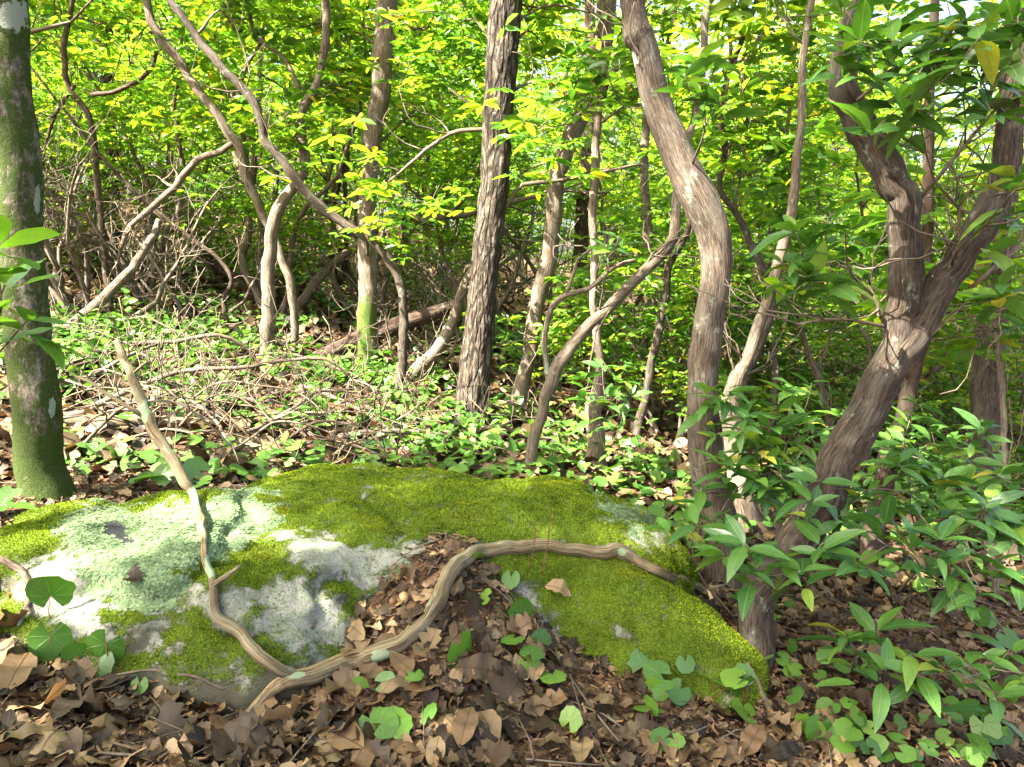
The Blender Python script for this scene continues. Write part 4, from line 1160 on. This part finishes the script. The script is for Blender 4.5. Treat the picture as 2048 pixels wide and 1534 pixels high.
hub = at_Y(1790, 330, YF)
leafy_shrub('crown', '', at_Y(1840, 400, YF), [(1690, 20, 2.1), (1721, 82, 2.0), (1684, 99, 1.95), (1776, 27, 2.1), (1834, 62, 2.1), (1786, 82, 2.0), (1745, 147, 1.95), (1838, 147, 2.0), (1793, 205, 1.95), (1841, 202, 2.0), (1879, 164, 2.05), (1896, 127, 2.1), (1951, 86, 2.0), (1999, 45, 2.0), (1930, 34, 2.1), (1982, 223, 2.0), (2033, 103, 1.95), (2016, 20, 2.0), (1742, 267, 1.95, 4), (1960, 160, 2.1), (1870, 90, 2.2), (1900, 60, 2.2), (1810, 120, 2.1), (2040, 200, 2.1)], 11, .12, dbl=.25, parent=fk, r0=.006, attach=[at_Y(1838, 400, YF), at_Y(1930, 290, YF), at_Y(1715, 200, YF), at_Y(2020, 240, YF), at_Y(1800, 300, YF)])
leafy_shrub('crown', '', at_Y(1775, 500, YF), [(1588, 455, 2.0), (1656, 438, 2.0), (1608, 507, 2.0), (1567, 520, 2.05), (1622, 545, 2.0, 8), (1666, 562, 2.0, 8), (1690, 470, 2.05)], 12, .12, dbl=0, parent=fk, r0=.005, attach=[at_Y(1790, 560, YF), at_Y(1745, 590, YF)])
leafy_shrub('crown', '', at_Y(2010, 450, YF), [(2033, 349, 2.0), (2016, 377, 2.0), (2033, 551, 2.0), (1999, 579, 2.05), (2045, 450, 2.0)], 13, .13, parent=fk, r0=.006)
ck = TREES['crooked_laurel_tree4']
leafy_shrub('crown', '', at_Y(1385, 330, 2.9), [(1423, 137, 2.5), (1369, 147, 2.5), (1410, 192, 2.5), (1440, 200, 2.5), (1395, 120, 2.6)], 14, .12, parent=ck, r0=.005)
bk_ = TREES['pale_laurel11']
leafy_shrub('crown', '', at_Y(1192, 560, 4.2), [(1239, 472, 4.0), (1210, 490, 4.1), (1225, 500, 4.0)], 15, .13, parent=bk_, r0=.005)
# sapling beside the camera whose leaves reach in front of the mossy trunk
sx, sy = -1.85, 1.75
leafy_shrub('broadleaf_sapling', 'sapling with broad soft green leaves hanging in front of the mossy trunk', (sx, sy, float(height(sx, sy))), [(55, 640, 1.75, 8), (-10, 500, 1.7, 8), (10, 570, 1.75, 5), (-40, 640, 1.7, 5), (0, 1015, 2.3, 4)], 21, .12, cat='sapling', r0=.009, kit=RB)

# ------------------------------------------------------------------ round-leaved galax
def galax_proto(seed, hi=True):
    rng = np.random.default_rng(seed)
    n = 18 if hi else 9
    a = np.linspace(math.radians(-68), math.radians(248), n)
    rr = .5 * (1 + .05 * rng.normal(size=n)) * (1 + (.05 * (np.arange(n) % 2) if hi else 0))
    cup = rng.uniform(-.12, .25); bend = rng.uniform(-.2, .2)
    out_ = np.stack([rr * np.cos(a), rr * np.sin(a) + .12, cup * np.ones(n) * .35 + bend * np.cos(a) ** 2 * .5], -1)
    V = np.concatenate([[[0, .0, 0]], out_ * np.array([.55, .55, .35]), out_]) if hi else np.concatenate([[[0, 0, 0]], out_])
    if hi:
        i = np.arange(n - 1)
        F = [np.stack([0 * i, 1 + i, 2 + i], -1), np.stack([1 + i, 1 + n + i, 2 + n + i, 2 + i], -1)]
    else:
        i = np.arange(n - 1); F = [np.stack([0 * i, 1 + i, 2 + i], -1)]
    return V, F
GXL = []
for k in range(5):
    V, F = galax_proto(k)
    GXL.append(MB().add(V, F, lf=V).mesh('leaf', M['galax']))
GXLOW = [galax_proto(20 + k, False) for k in range(4)]

GAL = [ # px, py, leaf width px, leaves, label tail
 (105, 1285, 78, 1), (215, 1300, 75, 2), (152, 1325, 45, 1), (105, 1205, 85, 1), (281, 1380, 34, 1),
 (920, 1305, 72, 1), (975, 1205, 34, 1), (1022, 1165, 36, 1), (1040, 1240, 50, 1), (1028, 1288, 46, 1), (1085, 1298, 46, 2), (1055, 1335, 48, 3), (1105, 1362, 52, 1),
 (830, 1360, 34, 1), (765, 1378, 42, 2), (790, 1465, 62, 3), (857, 1445, 44, 1), (1138, 1457, 46, 1), (1285, 1345, 60, 2), (1310, 1392, 50, 1), (1298, 1432, 60, 3), (1330, 1490, 46, 2),
 (1370, 1335, 36, 1), (1420, 1370, 56, 2), (1485, 1385, 50, 2), (1485, 1425, 48, 2), (1360, 1390, 50, 1), (1620, 1460, 60, 3), (1950, 1440, 50, 2), (1840, 1450, 26, 1),
 (1965, 1250, 44, 2), (2010, 1280, 42, 1), (1900, 1210, 40, 2), (1930, 1420, 40, 2), (1990, 1470, 60, 3), (2030, 1390, 50, 2), (1940, 1500, 55, 2), (1850, 1180, 40, 2), (2000, 1180, 40, 2), (1585, 1400, 40, 1), (1580, 1350, 36, 1), (1700, 1480, 36, 1),
 (300, 965, 55, 2), (280, 962, 45, 1), (400, 950, 50, 2), (440, 945, 46, 2), (150, 925, 30, 1), (190, 895, 34, 2), (225, 915, 38, 2), (135, 790, 38, 1), (230, 800, 36, 1), (140, 870, 36, 1), (490, 950, 36, 2), (350, 830, 34, 1), (1, 1010, 60, 2)]
gal_lab = ['single round galax leaf', 'pair of round galax leaves', 'cluster of three round galax leaves']
def near_words(px, py):
    if py < 1000: return 'in the litter behind the boulder'
    if px < 330: return 'at the shaded end of the boulder'
    if px < 1180 and py < 1260: return 'on the litter heaped against the boulder'
    if px < 1180: return 'in dead leaves below the fallen branch'
    if px < 1520: return 'at the boulder\'s foot near the forked trunk'
    return 'on the open slope right of the forked trunk'
for k, (px, py, wpx, n) in enumerate(GAL):
    rng = np.random.default_rng(300 + k)
    q, nm, rk = surf(px, py + wpx * .35)
    s0 = wpx * ((q - CAM) @ FWD) / FPX
    c = q + np.array([0, 0, .35 * s0 + .02])
    root = thing('galax_plant', gal_lab[n - 1] + ' ' + near_words(px, py), 'plant', tuple(q), 'galax plants near the boulder')
    mb = MB()
    for j in range(n):
        p = c + (rng.normal(size=3) * np.array([.55, .35, .15]) * s0 if j else 0)
        tocam = nrm(CAM - p)
        nn_ = nrm(np.array([0, 0, .7]) + tocam * .9 + rng.normal(size=3) * .28)
        yd = rng.normal(size=3)
        s = s0 * (rng.uniform(.65, 1.0) if j else 1.05)
        add_tube(mb, [q - np.array([0, 0, .02]), (q + p) / 2 + rng.normal(size=3) * .006, p], [.0016, .0014, .0012], 5, .02)
        leaf_obj(GXL[rng.integers(5)], root, p, yd, nn_, s)
    mb.build('stalk', M['redstem'], root)

# ground cover: round leaves further back
rng = np.random.default_rng(77)
def cover_ok(x, y):
    px, py = to_px(np.stack([x, y, height(x, y)], -1))
    d = fbm(np.stack([x * .7, y * .7, x * 0 + 4], -1), 3, 91)
    dens = .13 + d * .95
    dens = np.where(px < 620, dens + .15, dens)
    dens = np.where((px > 1500) & (y < 3.4), dens * .6 + .05, dens)
    return dens
xs = rng.uniform(-9, 8, 16000); ys = 3.0 + 9 * rng.random(16000) ** 1.3
xs[:2600] = rng.uniform(.85, 3, 2600); ys[:2600] = rng.uniform(1.75, 3.4, 2600)
keep = (rng.random(len(xs)) < cover_ok(xs, ys)) & (np.abs(xs) < ys * .75 + .3)
xs, ys = xs[keep], ys[keep]
inrock = np.array([top_z(x, y)[2] if y < 3.8 else False for x, y in zip(xs, ys)])
xs, ys = xs[~inrock], ys[~inrock]
order = np.argsort(ys)
ind, rest = order[:230], order[230:]
def cover_patch(mb, x, y, n, size):
    k = rng.integers(4)
    off = rng.normal(size=(n, 2)) * size * .8
    P = np.stack([x + off[:, 0], y + off[:, 1], np.zeros(n)], -1)
    P[:, 2] = height(P[:, 0], P[:, 1]) + rng.uniform(.03, .11, n)
    merge_leaves(mb, GXLOW[k], P, rng.normal(size=(n, 3)) * np.array([1, 1, .2]), nrm(np.array([0, -.35, 1.]) + .35 * rng.normal(size=(n, 3))), rng.uniform(size * .6, size * 1.2, n), lf=True)
GXLM = [MB().add(*p, lf=p[0]).mesh('leaf', M['galax']) for p in GXLOW]
for i in ind:
    z = float(height(xs[i], ys[i]))
    px = 1024 + FPX * xs[i] / ys[i]
    n = int(rng.integers(2, 5))
    lab = ['', '', 'pair', 'trio', 'tuft'][n] + ' of small round green leaves ' + ('in brush left of the furrowed trunk' if px < 900 else 'on the slope behind the boulder' if px < 1450 else 'on the slope beyond the forked trunk')
    o = thing('ground_plant', lab, 'plant', (xs[i], ys[i], z), 'low plants carpeting the slope')
    for j in range(n):
        p = np.array([xs[i], ys[i], z]) + rng.normal(size=3) * np.array([.06, .06, 0]) + np.array([0, 0, rng.uniform(.03, .09)])
        leaf_obj(GXLM[rng.integers(4)], o, p, rng.normal(size=3) * np.array([1, 1, .2]), nrm(np.array([0, -.35, 1.]) + .35 * rng.normal(size=3)), rng.uniform(.05, .095) * (.7 if ys[i] < 3.2 else 1))
mb = MB()
for i in rest: cover_patch(mb, xs[i], ys[i], int(rng.integers(3, 7)), .075)
# low seedlings with pointed leaves mixed in
m_ = len(rest) // 6
P = np.stack([xs[rest[:m_]], ys[rest[:m_]], height(xs[rest[:m_]], ys[rest[:m_]]) + .12], -1)
pos = np.repeat(P, 9, 0) + rng.normal(size=(m_ * 9, 3)) * np.array([.09, .09, .06])
leaves(mb, pos, rng, .075, HEXW, .5, lf=True)
mb.build('ground_cover', M['galax'], kind='stuff', label='carpet of small green plants over the leaf litter', category='ground cover')

# ------------------------------------------------------------------ leaf litter
def oak(t):
    lob = .5 + .5 * np.cos(t * math.pi * 2 * 4.2 + 2.6)
    return (.06 + .29 * np.sin(np.pi * t ** 1.1) ** .8 * (.36 + .64 * lob)) * (t > .12) + .012
def plain(t): return .25 * np.sin(np.pi * t ** .95) ** .75 + .008
def dead_proto(seed, rows=13):
    rng = np.random.default_rng(seed)
    pr = oak if seed % 3 else plain
    V, F = leaf_proto(rows, pr, rng.uniform(-.6, .7), rng.uniform(-.35, .35), .22)
    V[:, 2] += .10 * np.sin(V[:, 1] * rng.uniform(3, 8) + rng.uniform(0, 6)) + V[:, 0] * .5 * rng.normal() * V[:, 1]
    V[:, 0] += .16 * rng.normal() * (V[:, 1] - .3) ** 2
    V[:, 1] -= .5
    return V, F
DEADP = [dead_proto(k) for k in range(12)]
DEADM = [MB().add(*p, lf=p[0] + np.array([0, .5, 0])).mesh('dead_leaf', M['dead']) for p in DEADP]
DEADLOW = [dead_proto(40 + k, 6) for k in range(6)]
rng = np.random.default_rng(5)
cnt = 0; tries = 0
while cnt < 290 and tries < 4000:
    tries += 1
    px = rng.uniform(-10, 2058); py = 1540 - 480 * rng.random() ** 1.5
    q, nm, rk = surf(px, py)
    if q is None or (rk and rng.random() > .03) or q[1] > 3.2: continue
    s = rng.uniform(.07, .165)
    if px > 1000 or (700 < px and py < 1350): s *= .75
    elif cnt % 5 == 0 and py > 1330: s = rng.uniform(.14, .185)
    mi = int(rng.integers(12))
    o = bpy.data.objects.new('dead_leaf', DEADM[mi]); COL.objects.link(o)
    kindw = ('large ' if s > .13 else 'small ' if s < .08 else '') + ('lobed oak leaf' if mi % 3 else 'oval brown leaf')
    yd = rng.normal(size=3); yd[2] *= .3
    n_ = nrm(nm + .22 * rng.normal(size=3))
    o.matrix_world = basis_matrix(q + nm * (.012 + .012 * rng.random()), yd - nm * (yd @ nm) * .7, n_, s)
    if rk: lab = 'dry ' + kindw + ' lying on the moss of the boulder'
    elif px < 330 and py < 1400: lab = 'dry ' + kindw + ' in the litter at the boulder\'s shaded end'
    elif px < 700: lab = 'dead ' + kindw + ' in the litter below the boulder'
    elif px < 1180 and py < 1300: lab = 'dead ' + kindw + ' in the heap against the boulder'
    elif px < 1500: lab = 'dead ' + kindw + ' in litter below the fallen branch'
    else: lab = 'dead ' + kindw + ' on the slope right of the forked trunk'
    o['label'] = lab; o['category'] = 'leaf'; o['group'] = 'dead leaves on the forest floor'
    cnt += 1
mb = MB()
def litter(n, x0, x1, y0, y1, size, protos, lift, pw=1.0):
    x = rng.uniform(x0, x1, n); y = y0 + (y1 - y0) * rng.random(n) ** pw
    k = np.abs(x) < y * .78 + .4
    x, y = x[k], y[k]
    z = height(x, y)
    e = .02
    nm = nrm(np.stack([-(height(x + e, y) - z) / e, -(height(x, y + e) - z) / e, np.ones(len(x))], -1))
    P = np.stack([x, y, z], -1) + nm * rng.uniform(.004, lift, (len(x), 1))
    grp = rng.integers(0, len(protos), len(x))
    for g in range(len(protos)):
        s = grp == g
        m_ = s.sum()
        yd = rng.normal(size=(m_, 3)); yd -= nm[s] * (yd * nm[s]).sum(1, keepdims=True) * .8
        merge_leaves(mb, protos[g], P[s], yd, nrm(nm[s] + .24 * rng.normal(size=(m_, 3))), rng.uniform(size * .5, size * 1.2, m_), lf=True)
litter(3600, -2.6, 2.8, 1.2, 3.6, .08, DEADP, .022)
litter(7000, -2.6, 2.8, 1.2, 3.4, .04, DEADLOW, .024)
litter(16000, -7, 7, 3.2, 8.5, .12, DEADLOW, .04)
litter(14000, -16, 14, 8, 20, .16, DEADLOW, .05)
mb.build('leaf_litter', M['dead'], kind='stuff', label='brown dead leaves carpeting the forest floor', category='leaf litter')
# crumbs and needles between the leaves
mb = MB()
n = 40000
x = rng.uniform(-2, 2.4, n); y = 1.2 + 1.9 * rng.random(n)
V = np.array([[-.12, 0, 0], [.12, 0, .1], [.1, 1, .05], [-.06, .9, 0]])
P = np.stack([x, y, height(x, y) + rng.uniform(.004, .022, n)], -1)
yd = rng.normal(size=(n, 3)); yd[:, 2] *= .3
merge_leaves(mb, (V, [np.array([[0, 1, 2, 3]])]), P, yd, nrm(np.array([0, 0, 1.]) + .6 * rng.normal(size=(n, 3))), rng.uniform(.006, .03, n))
mb.build('litter_crumbs', M['litter'], kind='stuff', label='fine crumbs and needles between the dead leaves', category='leaf litter')

mb = MB()
for k in range(420):
    x = rng.uniform(-2, 2.6); y = 1.4 + 3.4 * rng.random()
    if abs(x) > y * .75 + .2: continue
    L_ = rng.uniform(.06, .32); a = rng.random() * 6.28; dv = np.array([math.cos(a), math.sin(a), 0])
    c_ = np.array([x, y, 0]); pts_ = [c_ - dv * L_ / 2, c_ + rng.normal(size=3) * .012, c_ + dv * L_ / 2]
    for q in pts_: q[2] = float(height(q[0], q[1])) + rng.uniform(.015, .035)
    r = rng.uniform(.0012, .0035)
    add_tube(mb, pts_, [r, r * .9, r * .5], 5, .05, None, k, moss=0, lichen=0)
mb.build('twig_litter', M['twig'], kind='stuff', label='short bare twigs scattered over the dead leaves', category='twigs')

# nuts and flower stalks
for k, (px, py, wd) in enumerate(((868, 1118, 20), (888, 1114, 20), (808, 1203, 24), (786, 1208, 16), (854, 1222, 16))):
    q, nm, rk = surf(px, py)
    r = wd * ((q - CAM) @ FWD) / FPX / 2
    mbn = MB()
    th = np.linspace(0, 2 * math.pi, 12, endpoint=False); ph = np.linspace(-math.pi / 2, math.pi / 2, 8)
    TH, PH = np.meshgrid(th, ph)
    X = np.stack([np.cos(PH) * np.cos(TH), np.cos(PH) * np.sin(TH), np.sin(PH) * .85 + .12 * (PH > 1.3)], -1) * r
    X = X * (1 + .05 * fbm(X * 200, 2, k))[..., None]
    i = np.arange(96).reshape(8, 12)
    F = np.stack([i[:-1], np.roll(i[:-1], -1, 1), np.roll(i[1:], -1, 1), i[1:]], -1).reshape(-1, 4)
    o = mbn.add(X.reshape(-1, 3), F).build('nut', M['nut'])
    o.location = tuple(q + np.array([0, 0, r * .7])); o.rotation_euler = (k, k * .7, k * 1.3)
    o['label'] = 'round brown nut lying in the litter heap beneath the arching branch'; o['category'] = 'nut'; o['group'] = 'nuts in the litter heap'
for k, (a, b, lab) in enumerate((((1084, 1128), (1103, 1020), 'thin red brown flower stalk standing by the fallen branch, taller'), ((1060, 1118), (1072, 1050), 'thin red brown flower stalk behind the fallen branch, shorter'))):
    q, nm, rk = surf(a[0], a[1] + 20)
    tip = at_Y(b[0], b[1], q[1] + .01)
    root = thing('flower_stalk', lab, 'plant stalk', tuple(q))
    m1 = MB(); add_tube(m1, [q, (q + tip) / 2 + np.array([.004, 0, 0]), tip], [.0018, .0015, .001], 6, .02)
    m1.build('stalk', M['redstem'], root)
    m2 = MB()
    t = rng.uniform(.55, 1, 40)[:, None]
    merge_leaves(m2, HEXW, q * (1 - t) + tip * t, rand_dirs(40, rng), rand_dirs(40, rng), np.full(40, .005))
    m2.build('seed_pods', M['redstem'], root, kind='stuff')

# ------------------------------------------------------------------ understory behind: copies of a few laurels
def make_laurel(seed, h, nst, crown_r, nleaf, low=.35, bark='twig', leafmat='laurel', size=.085, name='mountain_laurel'):
    rng = np.random.default_rng(seed)
    root = thing(name, '', 'shrub', (0, 0, 0))
    tips = []
    for s in range(nst):
        a = s * 2 * math.pi / nst + rng.normal() * .4
        d = np.array([math.cos(a) * .55, math.sin(a) * .55, 1.0])
        P, Rr = crooked((.06 * math.cos(a), .06 * math.sin(a), -.15), d, h * rng.uniform(.75, 1.1), rng.uniform(.024, .042) * h / 3, rng, .2, .42, .06, .8)
        mb = MB(); add_tube(mb, P, Rr, 7, .14, d_lump, seed + s, moss=0, lichen=.12)
        twiggery(mb, P, Rr, rng, 7, h * .27, 2, 4, tips, .5, .3)
        tips.append(P[-1])
        mb.build('stem', M[bark], root, local=True)
    tips = np.array(tips)
    tips = tips[tips[:, 2] > h * low]
    if not nleaf: return root
    mb = MB(); sprays(mb, tips, rng, max(2, nleaf // len(tips) // 6), crown_r * .85, size * 1.25, HEX)
    mb.build('crown', M[leafmat], root, kind='stuff', local=True)
    return root

def make_tall(seed, h, nleaf, bark, at=None):
    rng = np.random.default_rng(seed)
    root = thing('forest_tree', '', 'tree', (0, 0, 0))
    P, Rr = crooked((0, 0, -.2), (rng.normal() * .06, rng.normal() * .06, 1), h, rng.uniform(.10, .16), rng, .6, .07, .05, .75)
    mb = MB(); add_tube(mb, P, Rr, 12, .3, d_lump, seed, moss=0, lichen=.1); mb.build('trunk', M[bark], root, local=True)
    tips = []
    ok = None if at is None else (lambda q: open_to_sun(q + np.array(at)))
    tw = MB(); twiggery(tw, P, Rr * .5, rng, 16, 2.4, 2, 4, tips, .35, .38, ok); tw.build('limbs', M['twig'], root, local=True, kind='stuff')
    tips = np.array(tips)
    mb = MB(); sprays(mb, tips, rng, max(2, nleaf // len(tips) // 5), .40, .125, HEXW, .45, 5, ok); mb.build('crown', M['canopy'], root, kind='stuff', local=True)
    return root

LAUR = [make_laurel(1, 3.4, 4, .21, 4600, .42, size=.072), make_laurel(2, 3.0, 5, .19, 4600, .42, size=.07), make_laurel(3, 2.4, 5, .16, 4800, .15, size=.066), make_laurel(4, 4.2, 4, .25, 6600, .4, size=.075),
        make_laurel(5, 1.5, 6, .14, 3200, .1, size=.062)]
TALLP = [make_tall(11, 10, 8000, 'bark_laurel'), make_tall(12, 12, 8000, 'bark_furrow'), make_tall(13, 8, 7000, 'bark_pale')]
first = set()
def place(proto, x, y, s, rz, label, group, dz=0):
    if id(proto) in first: o = copy_tree(proto)
    else: o = proto; first.add(id(proto))
    o.location = (x, y, float(height(x, y)) + dz)
    o.rotation_euler = (0, 0, rz); o.scale = (s, s, s)
    o['label'] = label; o['group'] = group
    return o

DEAD = [make_laurel(21, 2.2, 5, .1, 0, bark='bark_pale', name='dead_shrub'), make_laurel(22, 1.7, 6, .1, 0, bark='bark_pale', name='dead_shrub')]
for k, (px, py, s, lab) in enumerate(((190, 640, 1.0, 'bare dead laurel of tangled pale twigs beside the mossy trunk'), (300, 620, .95, 'bare dead laurel, twigs sunlit, next to the pale log'), (130, 610, 1.1, 'leafless dead laurel tangled behind the mossy trunk'),
                                 (250, 590, 1.1, 'leafless dead laurel behind the pale log'), (860, 760, .6, 'small bleached dead shrub by the leaning dead trunk'), (800, 680, .9, 'white bleached dead shrub behind the arching laurel'), (390, 640, .8, 'bare dead laurel left of the upright laurel'))):
    g = ground_hit(px, py)
    o = copy_tree(DEAD[k % 2]) if k > 1 else DEAD[k]
    o.location = tuple(g); o.rotation_euler = (.25 * math.sin(k * 2), .25 * math.cos(k * 3), k * 1.1); o.scale = (s, s, s * .85)
    o['label'] = lab; o['group'] = 'dead leafless shrubs'
brng = np.random.default_rng(99)
for k in range(34):
    px = brng.uniform(90, 800); py = brng.uniform(690, 935) + max(0, (px - 450)) * .03
    g = ground_hit(px, py)
    if g is None or g[1] < 3.2: continue
    if top_z(g[0], g[1])[2]: continue
    L_ = brng.uniform(.6, 1.7); a = brng.normal() * .5 + (0 if brng.random() < .7 else 1.3)
    dv = np.array([math.cos(a), math.sin(a) * .6, 0]); r = brng.uniform(.004, .010)
    P = []
    lift = brng.uniform(.03, .32)
    wv = brng.normal(size=3)
    for j in range(7):
        t = j / 6 - .5
        q = g + dv * L_ * t + np.array([0, 0, 0])
        q = q + np.array([.02, .03, 0]) * brng.normal(size=3)
        q[2] = float(height(q[0], q[1])) + r + lift * (1 - (2 * abs(t)) ** 2) + .03 * abs(math.sin(7 * t + wv[2] * 2)) - (.01 if abs(t) == .5 else 0)
        P.append(q)
    Rr = [r * (1 - .7 * j / 6) for j in range(7)]
    mat = ['twig', 'twig', 'wood', 'bark_pale', 'bark_dark'][brng.integers(5)]
    root = thing('dead_branch', {'twig': 'thin grey bare branch', 'wood': 'tan stripped bare branch', 'bark_pale': 'pale bleached bare branch', 'bark_dark': 'dark bare branch'}[mat] + ' lying in the brush pile behind the boulder', 'branch', tuple(P[0]), 'dead branches of the brush pile')
    mb = MB(); add_tube(mb, P, Rr, 7, .05, None, k, moss=0, lichen=.15); mb.build('stem', M[mat], root)
    tw = MB(); twiggery(tw, np.array(P), np.array(Rr), brng, 5, .42, 2, 4, None, .35, .2); tw.build('twigs', M[mat], root, kind='stuff')

rng = np.random.default_rng(42)
placed = []
def free(x, y, d):
    for a, b in placed:
        if math.hypot(a - x, b - y) < d: return False
    placed.append((x, y)); return True
WORDS = ((150, 'behind the mossy trunk'), (260, 'behind the grey checked trunk'), (420, 'behind the tangled dead laurels'), (520, 'behind the slanting laurel'), (620, 'behind the upright laurel'), (700, 'behind the low V-forked stem'),
         (800, 'behind the pale sunlit trunk'), (900, 'behind the rotten log'), (1010, 'behind the furrowed trunk'), (1110, 'behind the leaning brown trunk'), (1210, 'behind the pale crooked laurel'), (1310, 'behind the green grey stem'),
         (1450, 'behind the S-bent laurel'), (1560, 'behind the winding laurel'), (1700, 'between winding and forked laurels'), (1850, 'behind the forked laurel'), (9999, 'beyond the sturdy far trunk'))
def side_words(px):
    return next(w_ for lim, w_ in WORDS if px < lim)
def fill(n, y0, y1, dmin, protos, sc, kind, group, xlim=None, pw=1.0):
    k = t = 0
    while k < n and t < n * 40:
        t += 1
        y = y0 + (y1 - y0) * rng.random() ** pw
        x = rng.uniform(-.80, .80) * y
        px = 1024 + FPX * x / y
        if xlim and not xlim(px, y): continue
        if not free(x, y, dmin): continue
        p = protos[rng.integers(len(protos))]
        place(p, x, y, rng.uniform(*sc), rng.random() * 6.28, kind + ' ' + side_words(px), group)
        k += 1
# mid distance
fill(16, 7.2, 10.5, 1.2, [LAUR[0], LAUR[1], LAUR[3]], (.8, 1.1), 'crooked mountain laurel with bright small leaves', 'mountain laurels of the understory', lambda px, y: px < 1000 and not (640 < px < 900 and y < 8.5))
fill(9, 5.6, 9.5, 1.3, [LAUR[0], LAUR[1], LAUR[2]], (.75, 1.05), 'crooked mountain laurel with bright small leaves', 'mountain laurels of the understory', lambda px, y: px > 1080 and (px > 1330 or y > 7.8))
fill(15, 4.8, 9, .8, [LAUR[4], LAUR[4], LAUR[2]], (.6, 1.0), 'low leafy laurel bush', 'low laurel bushes', lambda px, y: px > 1330 or (px < 560 and y > 7.5) or y > 8)
fill(28, 10, 17, 1.5, LAUR[:4], (.9, 1.3), 'mountain laurel with bright foliage deep', 'mountain laurels of the understory')
fill(40, 17, 30, 2.0, LAUR[:4], (1.2, 1.8), 'far mountain laurel, bright green, well', 'mountain laurels of the understory')
fill(30, 28, 44, 2.0, LAUR[:4], (1.4, 2.0), 'distant laurel thicket, hazy green, far', 'mountain laurels of the understory', lambda px, y: px < 1100)
fill(12, 14, 34, 2.2, TALLP, (.75, 1.2), 'tall forest tree, thin trunk and airy crown,', 'tall trees of the forest', lambda px, y: 1100 < px < 2000)
fill(8, 12, 30, 2.8, TALLP, (.75, 1.1), 'tall forest tree with a leafy crown', 'tall trees of the forest')
fill(26, 30, 48, 2.8, TALLP, (.9, 1.3), 'distant forest tree with a pale green crown', 'tall trees of the forest')
# unseen trees added outside the picture to shade the boulder and foreground
for k, (x, y, h, n) in enumerate(((-5.2, -1.4, 9, 9500), (-7.0, 2.5, 10, 5200), (-4.4, 4.6, 9, 4200), (-3.2, -2.8, 9, 6500), (-8.5, -3.2, 11, 5200), (-6.8, 7.5, 10, 3800), (-2.2, -.4, 7.5, 3200))):
    o = make_tall(30 + k, h, n, 'bark_laurel', (x, y, float(height(x, y))))
    o.location = (x, y, float(height(x, y)))
    o['label'] = 'unseen tall tree added beside the viewpoint to shade the boulder'; o['group'] = 'tall trees of the forest'
